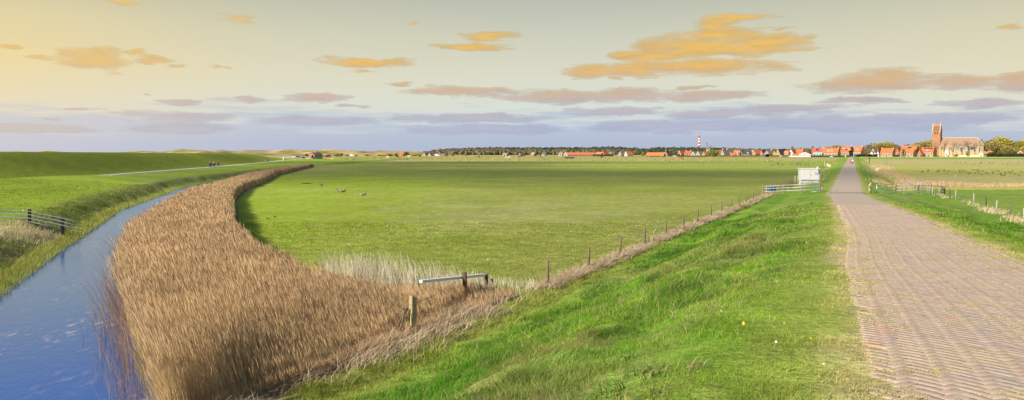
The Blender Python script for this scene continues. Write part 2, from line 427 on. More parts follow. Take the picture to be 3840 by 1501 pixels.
# cycle path at the dike's foot
Yp = np.arange(90, 745, 4.0); pxx = ip(Yp, PX)
pm = mat('path_concrete', C(196, 190, 180), .85, .12, 1.0)
path = strip('path', Yp, pxx-1.5, pxx+1.5, .05, pm, nx=4)
tag(path, 'pale concrete cycle path along the foot of the dike', 'path', kind='structure')
prk = MB(); 
V = []; 
Ya = np.arange(700, 850, 6.0)
area = strip('parking_area', Ya, ip(Ya, [(700, -205), (850, -240)]), ip(Ya, [(700, -176), (850, -196)]), .05, mat('parking_gravel', C(190, 178, 140), .9, .15, .5), nx=4)
tag(area, 'pale gravel parking area where the dike path ends', 'parking area', kind='structure')

# ------------------------------------------------------------------ water
def build_water():
    Ys = np.arange(-30, 286, 1.5); a = ip(Ys, WL)-1.0; b = ip(Ys, WR); c = ip(Ys, RE)
    r = np.minimum(b+.55*np.maximum(c-b, 1.0), c)
    V = []; nx = 8
    for Y, l, rr_ in zip(Ys, a, r):
        for k in range(nx+1): V.append((l+(rr_-l)*k/nx, Y, -.70))
    V = np.array(V); n = nx+1; i = (np.arange(len(Ys)-1)*n)[:, None]; j = np.arange(nx)[None, :]
    Q = np.stack([i+j, i+j+1, i+n+j+1, i+n+j], -1).reshape(-1, 4)
    m = bpy.data.materials.new('ditch_water'); N = NT(nodes_of(m))
    P = N.n('ShaderNodeNewGeometry').outputs['Position']
    wv = N.noise(N.vm('MULTIPLY', P, (1, .6, 1)), 5.0, 3, .5); w2 = N.noise(P, 26.0, 2, .5)
    bp = N.n('ShaderNodeBump', inp={'Strength': .30, 'Distance': .025, 'Height': N.math('ADD', wv, N.math('MULTIPLY', w2, .25))}).outputs[0]
    deep = N.n('ShaderNodeBsdfDiffuse', inp={'Color': (.018, .065, .28, 1)})
    gl = N.n('ShaderNodeBsdfGlossy', inp={'Color': (.47, .64, .97, 1), 'Roughness': .03, 'Normal': bp})
    fr = N.n('ShaderNodeFresnel', inp={'IOR': 1.45, 'Normal': bp}).outputs[0]
    fr = N.math('MULTIPLY_ADD', fr, .85, .25, clamp=True)
    s1 = N.n('ShaderNodeMixShader', inp={0: fr, 1: deep.outputs[0], 2: gl.outputs[0]})
    # drifting scum: pale streaks of last year's leaf litter
    q = N.vm('MULTIPLY', P, (1.0, .45, 1)); big = N.noise(q, .28, 3, .6); fine = N.noise(q, 3.4, 6, .72)
    f = N.math('MULTIPLY', N.ramp(big, [(.40, 0.0), (.58, 1.0)]), N.ramp(fine, [(.55, 0.0), (.66, .6)]))
    sc = N.n('ShaderNodeBsdfDiffuse', inp={'Color': C(172, 160, 168)+(1,)})
    s2 = N.n('ShaderNodeMixShader', inp={0: f, 1: s1.outputs[0], 2: sc.outputs[0]})
    N.out(s2.outputs[0])
    o = fast_mesh('water', V, Q, m); tag(o, 'blue water of the drainage ditch beside the reeds', 'water', kind='structure')
build_water()

# ------------------------------------------------------------------ dunes and far hills (real relief, 1 to 1.6 km away)
def ridge(name, x0, x1, Y0, Y1, top, m, label, nx=420, ny=26, base=-1.0, seed=0, rough=1.0, sx=30, tint=None):
    xs = np.linspace(x0, x1, nx); ys = np.linspace(Y0, Y1, ny); X, Y = np.meshgrid(xs, ys)
    px = X/Y*F+CX; zt = EYE+(HY-np.interp(px, [p[0] for p in top], [p[1] for p in top]))*Y/F
    t = (Y-Y0)/(Y1-Y0); prof = np.sin(np.clip(t*1.15, 0, 1)*math.pi/2)**1.2
    n = fbm(X, Y, sx, seed, 4)-.5
    Zv = base+(zt-base)*prof*(1+.0*n)+rough*n*sm(0, .3, t)
    V = np.stack([X, Y, Zv], -1).reshape(-1, 3)
    i = (np.arange(ny-1)*nx)[:, None]; j = np.arange(nx-1)[None, :]
    Q = np.stack([i+j, i+j+1, i+nx+j+1, i+nx+j], -1).reshape(-1, 4)
    o = fast_mesh(name, V, Q, m, None if tint is None else tint(X, Y, Zv).reshape(-1, 3), smooth=True)
    return tag(o, label, 'hills', kind='structure')
dtop = [(300, 571), (480, 570), (520, 568), (560, 571), (600, 574), (640, 571), (675, 562), (700, 564), (760, 566), (800, 567), (835, 564), (870, 570), (910, 568), (940, 566), (1000, 567), (1060, 566), (1130, 566.5), (1180, 567), (1240, 565), (1300, 568), (1390, 570), (1420, 568), (1500, 571), (1570, 572), (1615, 582), (1650, 600)]
def dtint(X, Y, Zv):
    a = sm(.42, .60, fbm(X, Y, 46, 61))[..., None]; b = sm(.60, .72, fbm(X, Y, 18, 62))[..., None]; c = sm(.55, .68, fbm(X, Y, 30, 64))[..., None]
    col = np.array((.44, .29, .11))*(1-a)+np.array((.30, .23, .08))*a
    col = col*(1-b*.7)+np.array((.60, .44, .25))*b*.7
    return col*(1-c*.75)+np.array((.10, .12, .035))*c*.75
ridge('dunes', -900, -95, 980, 1350, dtop, tint_mat('dune_marram', 0, .9, .25, .05), 'sandy dunes with marram grass along the horizon', tint=dtint, rough=8, sx=52, seed=3)

# ------------------------------------------------------------------ sky
W = bpy.data.worlds.new('World'); SC.world = W; W.use_nodes = True; W.node_tree.nodes.clear()
EXPO = .70
SUN = Vector((-.66, -.58, .52)).normalized()
def sky():
    N = NT(W.node_tree); k = 2**-EXPO
    d = N.n('ShaderNodeTexCoord').outputs['Generated']; sx = N.n('ShaderNodeSeparateXYZ', inp={0: d}).outputs
    az = N.math('ARCTAN2', sx[0], sx[1]); el = N.math('ARCSINE', sx[2])
    AE = N.n('ShaderNodeCombineXYZ', inp={0: az, 1: el}).outputs[0]
    def pos(px, py):
        a = math.atan((px-CX)/F); return a, math.atan((HY-py)/F*math.cos(a))
    e = lambda py: math.atan((HY-py)/F)
    R = lambda py: max(0.0, min(1.0, e(py)/.4+.02))
    f = N.math('MULTIPLY_ADD', el, 1/.4, .02, clamp=True)
    base = N.ramp(f, [(0, C(172, 188, 214)), (R(530), C(190, 199, 216)), (R(480), C(206, 216, 222)), (R(400), C(217, 224, 214)), (R(300), C(219, 220, 202)), (R(150), C(207, 209, 190)), (R(0), C(188, 191, 178)), (R(-260), C(146, 166, 190))])
    warm = N.ramp(f, [(0, C(196, 202, 216)), (R(500), C(226, 218, 210)), (R(400), C(236, 221, 184)), (R(260), C(240, 218, 160)), (R(120), C(228, 212, 162)), (R(0), C(206, 198, 160)), (R(-260), C(160, 172, 184))])
    wf = N.ramp(N.math('MULTIPLY_ADD', az, -1/1.15, 0.45), [(.42, 0.0), (.70, .22), (.97, 1.0)])
    wr = N.ramp(N.math('MULTIPLY_ADD', az, 1/1.15, 0.45), [(.55, 0.0), (.95, .32)])
    col = N.mix(N.math('ADD', wf, wr, clamp=True), base, warm)
    # low grey-blue cloud bank in streaks
    st = N.noise(N.vm('MULTIPLY', AE, (5, 60, 1)), 1.0, 5, .62)
    bankv = N.math('MULTIPLY', N.ramp(N.math('ADD', st, N.math('MULTIPLY', el, -6.5)), [(.16, 0.0), (.30, 1.0)]), .62)
    bankc = N.mix(wf, C(174, 186, 210), C(204, 202, 212))
    col = N.mix(bankv, col, bankc)
    cl = [(300, 3, 48, 10, 1), (585, 44, 68, 12, 1), (1040, 60, 42, 8, 1.15), (10, 115, 36, 6, 1), (235, 148, 85, 22, .8), (130, 146, 60, 8, 1), (385, 150, 55, 13, 1), (345, 131, 28, 12, 1.15), (440, 164, 42, 6, 1.2),
          (1240, 93, 68, 11, .95), (1190, 119, 92, 10, .95), (925, 158, 108, 13, .85), (1000, 158, 42, 8, 1), (915, 179, 42, 7, 1.1), (552, 168, 30, 7, 1.3),
          (1848, 44, 95, 11, .85), (1800, 60, 75, 12, .85), (1800, 86, 130, 16, .85), (1905, 113, 135, 24, .7), (1760, 120, 175, 24, .75), (1640, 140, 100, 12, .9), (1490, 180, 78, 17, .8), (1600, 172, 110, 20, .8), (1770, 168, 210, 19, .75), (1545, 196, 28, 8, 1.1), (1960, 74, 60, 9, 1.2), (2020, 98, 60, 12, 1.2),
          (2240, 192, 110, 17, .8), (2200, 212, 190, 17, .8), (2420, 205, 120, 15, .9), (2560, 205, 90, 22, .85), (2550, 68, 45, 10, 1.25),
          (1150, 231, 115, 12, .85), (1010, 213, 40, 6, 1), (1390, 243, 150, 17, .75), (1560, 241, 150, 16, .75), (1760, 242, 150, 11, .85), (1760, 220, 70, 7, 1.1),
          (600, 249, 66, 8, .9), (450, 258, 64, 7, .9), (810, 246, 80, 12, .85), (385, 238, 26, 5, 1.2), (880, 268, 50, 5, 1), (195, 274, 70, 5, 1.05), (450, 295, 150, 12, .85), (135, 298, 64, 6, 1), (780, 305, 160, 10, .85),
          (1190, 298, 200, 11, .85), (1540, 281, 125, 11, .85), (1830, 285, 180, 12, .85), (2000, 272, 130, 10, .9), (2150, 254, 115, 8, .9), (2460, 263, 125, 10, .85), (2420, 296, 140, 10, .9),
          (1700, 318, 260, 14, .8), (2150, 310, 330, 18, .8), (450, 322, 130, 13, .85), (1230, 326, 220, 12, .85), (90, 322, 150, 10, .9)]
    nz = N.noise(N.vm('MULTIPLY', AE, (20, 110, 1)), 1.0, 8, .66); n2 = N.noise(N.vm('MULTIPLY', AE, (9, 40, 1)), 1.3, 3, .55)
    w2 = N.noise(N.vm('ADD', N.vm('MULTIPLY', AE, (16, 70, 1)), (7, 3, 0)), 1.0, 5, .6); w3 = N.noise(N.vm('ADD', N.vm('MULTIPLY', AE, (16, 50, 1)), (2, 9, 4)), 1.0, 5, .6)
    wob = N.n('ShaderNodeCombineXYZ', inp={0: N.math('MULTIPLY', N.math('SUBTRACT', w2, .5), .09), 1: N.math('MULTIPLY', N.math('SUBTRACT', w3, .5), .016)}).outputs[0]
    AEw = N.vm('ADD', AE, wob); dmin = None
    for x, y, rx, ry, s in cl:
        a, b = pos(x*1.4907, y*1.4907); a2, _ = pos((x+rx)*1.4907, y*1.4907); ra = max(a2-a, .004)*1.12; rb = ry*1.4907/F*1.25
        v = N.vm('MULTIPLY', N.vm('SUBTRACT', AEw, (a, b, 0)), (1/ra, 1/rb, 0))
        l = N.n('ShaderNodeVectorMath', operation='LENGTH', inp={0: v}).outputs['Value']
        if s > .95: l = N.math('MULTIPLY_ADD', l, 1.0, (s-.8)*1.1)
        dmin = l if dmin is None else N.math('SMOOTH_MIN', dmin, l, .25)
    dist = N.math('ADD', dmin, N.math('MULTIPLY', N.math('SUBTRACT', nz, .5), 1.8))
    cf = N.ramp(dist, [(.2, .94), (.62, .76), (.88, .36), (1.15, .08), (1.4, 0.0)])
    n3 = N.noise(N.vm('ADD', N.vm('MULTIPLY', AE, (20, 110, 1)), (0, .35, 0)), 1.0, 8, .66)
    shade = N.ramp(N.math('ADD', N.math('ADD', dmin, -.15), N.math('MULTIPLY', N.math('SUBTRACT', n3, nz), -2.2)), [(.0, 1.0), (.8, 0.0)])
    hi = N.ramp(f, [(R(470), C(182, 186, 206)), (R(390), C(198, 182, 180)), (R(330), C(216, 180, 138)), (R(230), C(236, 188, 96)), (R(60), C(238, 192, 104))])
    lo = N.ramp(f, [(R(470), C(166, 174, 202)), (R(390), C(176, 168, 180)), (R(330), C(194, 170, 148)), (R(230), C(204, 166, 102)), (R(60), C(206, 176, 116))])
    cc = N.mix(shade, lo, hi); cc = N.mix(N.math('MULTIPLY', wf, .45), cc, C(244, 212, 150))
    col = N.mix(cf, col, cc)
    low = N.vm('SCALE', col); low.node.inputs['Scale'].default_value = k
    ns = N.n('ShaderNodeTexSky', sky_type='NISHITA', sun_disc=False, sun_elevation=math.asin(SUN.z), sun_rotation=math.atan2(SUN.x, SUN.y), altitude=0, air_density=1.0, dust_density=.6, ozone_density=1.6)
    nsk = N.vm('SCALE', ns.outputs[0]); nsk.node.inputs['Scale'].default_value = .085
    mixf = N.ramp(el, [(.20, 0.0), (.36, 1.0)])
    fin = N.mix(mixf, low, nsk)
    fin = N.mix(N.ramp(N.math('MULTIPLY', el, -1.0), [(.0, 0.0), (.03, 1.0)]), fin, (.10, .12, .05))
    bg = N.n('ShaderNodeBackground', inp={0: fin, 1: 1.0}); N.n('ShaderNodeOutputWorld', inp={0: bg.outputs[0]})
sky()
sl = bpy.data.lights.new('sun', 'SUN'); sl.energy = 4.6; sl.angle = math.radians(.6); sl.color = (1, .93, .80)
so = link(bpy.data.objects.new('sun', sl)); so.rotation_euler = SUN.to_track_quat('Z', 'Y').to_euler()

# real broken clouds behind and above the camera, whose shadows cross the fields
def cloud(name, c, r, dens, label, seed):
    rng = random.Random(seed); mb = MB()
    mb.ball((0, 0, 0), r, 64, 30)
    mb.v = [(x*(1+.06*mnoise.noise(Vector((x, y, z))*.05)), y*(1+.06*mnoise.noise(Vector((y, x, 5))*.05)), z*(1+.5*mnoise.noise(Vector((x, y, seed*9))*.03)+.25*mnoise.noise(Vector((x, y, z))*.09))) for x, y, z in mb.v]
    m = bpy.data.materials.new(name); N = NT(nodes_of(m))
    P = N.n('ShaderNodeTexCoord').outputs['Object']
    ln = N.n('ShaderNodeVectorMath', operation='LENGTH', inp={0: N.vm('MULTIPLY', P, (1/r[0], 1/r[1], 0))}).outputs['Value']
    f = N.math('ADD', ln, N.math('MULTIPLY', N.math('SUBTRACT', N.noise(P, .018, 4, .6), .5), .5))
    fac = N.ramp(f, [(.15, dens), (.95, 0.0)])
    t = N.n('ShaderNodeBsdfTransparent'); w = N.n('ShaderNodeBsdfDiffuse', inp={0: (.85, .85, .87, 1)})
    N.out(N.n('ShaderNodeMixShader', inp={0: fac, 1: t.outputs[0], 2: w.outputs[0]}).outputs[0])
    o = mb.build('cloud', m, None, True); o.location = c; tag(o, label, 'cloud', kind='structure')
def cloud_over(x, y, r, dens, label, seed, A=230.0):
    k = A/SUN.z; cloud('cloud_vapour', (x+SUN.x*k, y+SUN.y*k, A), r, dens, label, seed)
cloud_over(16, 190, (170, 76, 14), .44, 'soft cloud shading the middle of the big pasture', 1)
cloud_over(-30, 395, (165, 52, 12), .46, 'long thin cloud shading the far edge of the pasture', 2)
cloud_over(-45, 290, (80, 130, 14), .34, 'rounded cloud shading the left side of the pasture', 5)
cloud_over(-118, 195, (34, 110, 12), .27, 'narrow cloud shading the slope of the dike', 3)
cloud_over(-112, 345, (28, 38, 10), .36, 'small cloud shading the far part of the dike', 4)

cam = bpy.data.cameras.new('camera'); co = link(bpy.data.objects.new('camera', cam))
cam.sensor_width = 36; cam.lens = 36*F/3840; cam.clip_start = .1; cam.clip_end = 30000
cam.shift_y = -(750.5-HY)/3840
co.location = (0, 0, EYE); co.rotation_euler = (math.pi/2, 0, 0); SC.camera = co
SC.render.engine = 'CYCLES'
SC.view_settings.view_transform = 'Standard'; SC.view_settings.look = 'None'
SC.view_settings.exposure = EXPO; SC.view_settings.gamma = 1
# ------------------------------------------------------------------ vegetation made of real blades
def blades(name, x, y, h, w, lean, col, m, label, cat='grass', seg=2, tip=.25, z=None, spread=.3, face=None, colt=None, seed=1, extra=None):
    """each blade is a bent ribbon; lean = (dx, dy) per metre of height"""
    rng = np.random.default_rng(seed); n = len(x); a = rng.uniform(0, math.pi, n) if face is None else face+rng.normal(0, .5, n)
    wx = np.cos(a)*w/2; wy = np.sin(a)*w/2
    z = Z(x, y)-.01 if z is None else z
    lx = (lean[0]+rng.normal(0, spread, n))*h; ly = (lean[1]+rng.normal(0, spread, n))*h
    V = np.zeros((n, (seg+1)*2, 3)); Cc = np.zeros((n, (seg+1)*2, 3))
    for k in range(seg+1):
        t = k/seg; q = t*t; ww = 1-(1-tip)*t**1.5
        for j, sg in ((0, -1), (1, 1)):
            V[:, 2*k+j, 0] = x+lx*q+sg*wx*ww; V[:, 2*k+j, 1] = y+ly*q+sg*wy*ww
            V[:, 2*k+j, 2] = z+h*t*(1-.12*q)
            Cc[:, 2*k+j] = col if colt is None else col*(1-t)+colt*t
    base = (np.arange(n)*(seg+1)*2)[:, None, None]; k = (np.arange(seg)*2)[None, :, None]
    Q = (base+k+np.array([0, 1, 3, 2])[None, None, :]).reshape(-1, 4)
    V = V.reshape(-1, 3); Cc = Cc.reshape(-1, 3)
    if extra is not None:
        V2, Q2, C2 = extra(x+lx, y+ly, z+h*.88, h, lx, ly, rng); Q = np.vstack([Q, Q2+len(V)]); V = np.vstack([V, V2]); Cc = np.vstack([Cc, C2])
    o = fast_mesh(name, V, Q, m, Cc)
    if label: tag(o, label, cat, kind='stuff')
    return o
def scatter(n, fx, dens, seed):
    """fx(rng, n) -> x, y candidates ; keep with probability dens(x, y)"""
    rng = np.random.default_rng(seed); x, y = fx(rng, n); k = rng.random(len(x)) < dens(x, y); return x[k], y[k]
def fan(r0, r1, p, u0=-.68, u1=.68):
    """candidates in front of the camera, denser near it"""
    def f(rng, n):
        t = rng.random(n); Y = (r0**p+t*(r1**p-r0**p))**(1/p); u = rng.uniform(u0, u1, n); return u*Y, Y
    return f
M_grass = tint_mat('grass_blades', .4, .6, .22, .9)
M_straw = tint_mat('dead_grass', .3, .8, .2, 2.0)
M_reed = tint_mat('reed_stems', .25, .8, .22, .45)

def lat_of(x, y): return (x-road_x(y))*.92
def grass_field():
    # embankment and verges
    def dn(x, y):
        lt = lat_of(x, y); s = np.abs(lt); f = (x > ip(y, RE)-.2)
        left = (x > fence_x(y)-.3) | (y > 29.5)
        d = f*(s > 1.22+.62*fbm(x, y, .9, 71)+.1*np.sin(y*3))*left
        d = d*(.35+.65*sm(.35, .6, fbm(x, y, .55, 72)))*(.8+.2*sm(1.7, 3.2, s))
        return d
    x, y = scatter(640000, fan(4.6, 60, .62, -.50, .68), dn, 11)
    s = np.abs(lat_of(x, y)); d = np.hypot(x, y)
    tus = sm(.32, .68, fbm(x, y, .75, 73)); big = fbm(x, y, 2.6, 74); row = .5+.5*np.sin(s*2.6+4*fbm(x, y, 6, 3))
    onb = (x > fence_x(y)-.5)
    h = (.025+.055*tus*(.5+big)+.02*row)*(1+1.15*deep_green(x, y, s)); h = np.where(onb, h, .045+.03*tus)
    h = h*(.25+.20*sm(1.5, 2.0, s)+.55*sm(1.8, 3.6, s))*np.random.default_rng(5).uniform(.6, 1.35, len(x))
    dkt = sm(.62, .75, fbm(x, y, 2.4, 77)); h = h*(1+.5*dkt*onb)
    w = np.maximum(.0055, d*.00064)
    rng = np.random.default_rng(6); t = rng.random(len(x))[:, None]; base = ground_tint(x, y)
    col = base*(.62+.80*t); col = col*np.array((1.0, 1.02, .9))
    col = np.where((rng.random(len(x)) < .05+.12*sm(.5, .65, fbm(x, y, 3.2, 32)))[:, None], np.array((.42, .36, .16))*(.7+.5*t), col)
    pur = sm(.56, .68, fbm(x, y, 2.1, 79))*(s > 3.0)*(s < 8)*onb
    col = np.where((rng.random(len(x)) < .22*pur)[:, None], np.array((.26, .14, .09)), col)
    col = col*(1-.25*dkt*onb)[:, None]
    lz = Z(x, y)-.01+.022*(1-sm(1.35, 1.75, s)); lx_ = (fbm(x, y, .45, 81)-.5)*1.8+.15; ly_ = (fbm(x, y, .45, 82)-.5)*1.8
    col = col*(.70+.5*tus)[:, None]; col = np.where(((s < 2.1)&(np.random.default_rng(8).random(len(x)) < .65))[:, None], np.array((.50, .42, .15))*(.7+.5*t), col)
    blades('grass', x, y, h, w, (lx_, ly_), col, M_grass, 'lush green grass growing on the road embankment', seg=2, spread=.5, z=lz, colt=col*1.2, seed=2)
    # moss and small weeds in the joints of the near road
    x, y = scatter(95000, fan(4.6, 30, .7, .30, .68), lambda x, y: (np.abs(lat_of(x, y)) < 1.85)*sm(.46, .62, fbm(x, y, .35, 83))*(.25+.75*sm(.6, 1.6, np.abs(lat_of(x, y)))), 84)
    n = len(x); t = np.random.default_rng(85).random(n)[:, None]
    blades('joint_moss', x, y, np.full(n, .012), np.maximum(.007, y*.0010), (.2, .2), np.array((.26, .28, .05))*(1-t)+np.array((.52, .44, .18))*t, M_straw, 'moss and yellowish weeds in the joints of the near paving', 'moss', seg=1, tip=.8, z=Z(x, y)+.022-.018*np.clip((np.abs(lat_of(x, y))-1.25)/.5, 0, 1), spread=.8, seed=86)
grass_field()

def left_meadow_grass():
    dn = lambda x, y: ((ip(y, WL)-x) > .05)*(.6+.4*(fbm(x, y, .8, 90) > .5))
    x, y = scatter(170000, fan(30, 120, .8, -.70, -.28), dn, 21)
    dl = ip(y, WL)-x; d = np.hypot(x, y); rng = np.random.default_rng(22); e2 = dl+1.3*(fbm(x, y, 2.5, 11)-.5)
    sed = (e2 < 1.5); tus = np.exp(-((x+32.5)/4.2)**2-((y-50)/7)**2)
    straw = (rng.random(len(x)) < sm(.3, .8, tus*(.5+fbm(x, y, 1.6, 23)))*.6)&(dl > 1.2)
    h = np.where(sed, .30-.14*sm(60, 100, y), np.where(e2 < 5, .09+.12*fbm(x, y, 1.0, 24), .06))*rng.uniform(.6, 1.3, len(x)); h = np.where(straw, .34*rng.uniform(.5, 1.3, len(x)), h)
    t = rng.random(len(x))[:, None]
    col = ground_tint(x, y)*(.75+.5*t)
    col = np.where(sed[:, None], (np.array((.24, .29, .03))*(1-t)+np.array((.42, .38, .12))*t), col)
    col = np.where(straw[:, None], np.array((.54, .44, .25))*(.8+.5*t), col)
    w = np.maximum(.006, d*.00055)*np.where(straw, .8, 1)
    blades('grass', x, y, h, w, (.15, 0), col, M_grass, 'yellowish sedge and rough grass along the far bank of the ditch', seg=2, spread=.35, seed=23)
left_meadow_grass()

# ---- the big reed bed
def plume(tx, ty, tz, h, lx, ly, rng):
    n = len(tx); L_ = rng.uniform(.16, .30, n); wv = np.maximum(.006, np.hypot(tx, ty)*.00030); a = rng.uniform(0, math.pi, n)
    ux = np.cos(a)*wv; uy = np.sin(a)*wv; dx = lx/np.maximum(h, .1)*1.25*L_-.02; dy = ly/np.maximum(h, .1)*1.25*L_
    V = np.zeros((n, 4, 3)); c = rng.random(n)
    for i, (t, s_) in enumerate(((-.05, 0), (.45, 1), (1.0, 0), (.4, -1))):
        V[:, i, 0] = tx+dx*t+ux*s_; V[:, i, 1] = ty+dy*t+uy*s_; V[:, i, 2] = tz+L_*t*.95
    Cc = np.repeat((np.array((.41, .255, .125))[None]*(1-c[:, None])+np.array((.62, .44, .24))[None]*c[:, None])[:, None], 4, 1)
    # two long dry leaves on each stem
    W2 = []; C2 = []
    for q in range(2):
        f = rng.uniform(.35, .85, n); a2 = rng.uniform(0, 6.28, n); ll = rng.uniform(.22, .45, n); lw = wv*.6
        x0 = tx-lx*(1-f*f); y0 = ty-ly*(1-f*f); z0 = tz-h*.88*(1-f)
        cx_, cy_ = np.cos(a2), np.sin(a2); P = np.zeros((n, 4, 3))
        for i, (t, s_) in enumerate(((0, 0), (.5, 1), (1, 0), (.5, -1))):
            P[:, i, 0] = x0+(cx_*.35-.22)*ll*t-cy_*lw*s_; P[:, i, 1] = y0+cy_*.3*ll*t+cx_*lw*s_; P[:, i, 2] = z0+ll*(.95*t-.25*t*t)
        k = rng.random(n)[:, None]; W2.append(P.reshape(-1, 3)); C2.append(np.repeat((np.array((.50, .34, .18))*(1-k)+np.array((.34, .20, .10))*k)[:, None], 4, 1).reshape(-1, 3))
    V = np.vstack([V.reshape(-1, 3)]+W2); Cc = np.vstack([Cc.reshape(-1, 3)]+C2)
    return V, np.arange(len(V)).reshape(-1, 4), Cc
def reeds():
    def inside(x, y, e=0.0):
        n = .5*(fbm(x, y, 1.3, 101)-.5)
        a = ip(y, WR)+.05+n; b = ip(y, RE)+.1+n
        hole = (y < 29.5)&(x > b-.6)                       # thins out to trodden straw at the fence
        return ((x > a)&(x < b))*np.where(hole, .7, 1.0)
    def dens(x, y): return inside(x, y)*(.5+.5*sm(.30, .5, fbm(x, y, .7, 102)))*(y < 283)
    rng = np.random.default_rng(31)
    def cand(rng, n):
        t = rng.random(n); p = -.15; Y = (14.5**p+t*(284**p-14.5**p))**(1/p)
        a = ip(Y, WR)-.4; b = ip(Y, RE)+.4; return a+(b-a)*rng.random(n), Y
    x, y = cand(rng, 420000); Wd = (ip(y, RE)-ip(y, WR)+.8); k = rng.random(len(x)) < dens(x, y)*np.clip(Wd/8.5, .3, 1); x = x[k]; y = y[k]
    d = np.hypot(x, y); zb = np.minimum(Z(x, y), 5)-.02; q = np.clip((x-ip(y, WR))/np.maximum(ip(y, RE)-ip(y, WR), .5), 0, 1)
    top = 1.62+.34*(fbm(x, y, 3.5, 104)-.5)+.30*(fbm(x, y, .8, 105)-.5)-.25*(q > .93)
    near = (y < 31.5)*sm(.42, .95, q); near = np.maximum(near, (y > 27)*(y < 32)*sm(-9, -4, x)); top = top-1.2*near-.35*sm(70, 130, y)
    side = (y < 38)&(y > 28.5)*(x > -13.0)
    h = (top-zb)*rng.uniform(.80, 1.07, len(x)); h = np.where(rng.random(len(x)) < .18, h*rng.uniform(.4, .8, len(x)), h)
    w = np.maximum(.0055, d*.00034); t = rng.random(len(x))[:, None]
    col = np.array((.58, .40, .20))*(1-t)+np.array((.76, .59, .35))*t; col = col*(.8+.4*rng.random(len(x)))[:, None]
    col = np.where((rng.random(len(x)) < .10)[:, None], np.array((.33, .34, .08)), col)      # young green stems low down
    tipc = np.array((.48, .305, .155))*(1-t)+np.array((.66, .46, .25))*t
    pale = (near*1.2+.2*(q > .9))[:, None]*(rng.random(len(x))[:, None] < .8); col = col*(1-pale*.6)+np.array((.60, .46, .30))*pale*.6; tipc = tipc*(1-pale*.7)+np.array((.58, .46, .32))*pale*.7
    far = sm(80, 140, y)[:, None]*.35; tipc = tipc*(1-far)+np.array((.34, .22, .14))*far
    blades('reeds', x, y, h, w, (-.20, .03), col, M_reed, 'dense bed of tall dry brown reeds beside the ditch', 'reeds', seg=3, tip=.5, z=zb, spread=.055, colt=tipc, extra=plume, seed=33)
    # straggling reeds standing out in the water
    x, y = scatter(2500, lambda r, n: ((lambda Y: (ip(Y, WR)-np.abs(r.normal(0, .55, n)), Y))(r.uniform(15, 60, n))), lambda x, y: .6+0*x, 36)
    d = np.hypot(x, y); n = len(x); c = np.tile(np.array((.30, .19, .11)), (n, 1))
    blades('reed_fringe', x, y, np.random.default_rng(3).uniform(.5, 1.9, n), np.maximum(.006, d*.00042), (-.35, 0), c, M_reed, 'thin scattered reed stems leaning out over the water', 'reeds', seg=3, tip=.3, z=np.full(n, -.75), spread=.14, seed=37)
    # new green shoots at the foot of the bed, in the near corner
    x, y = scatter(9000, lambda r, n: ((lambda Y: (ip(Y, WR)+r.uniform(-.2, 5.2, n), Y))(r.uniform(15, 24, n))), lambda x, y: (x < ip(y, RE)-.3)*.7, 38)
    n = len(x); t = np.random.default_rng(4).random(n)[:, None]; c = np.array((.22, .30, .03))*(1-t)+np.array((.50, .40, .14))*t
    blades('reed_shoots', x, y, np.random.default_rng(3).uniform(.25, .8, n), np.full(n, .012), (.02, 0), c, M_grass, 'young green reed shoots at the water edge', 'reeds', seg=2, tip=.2, spread=.14, seed=39)
reeds()

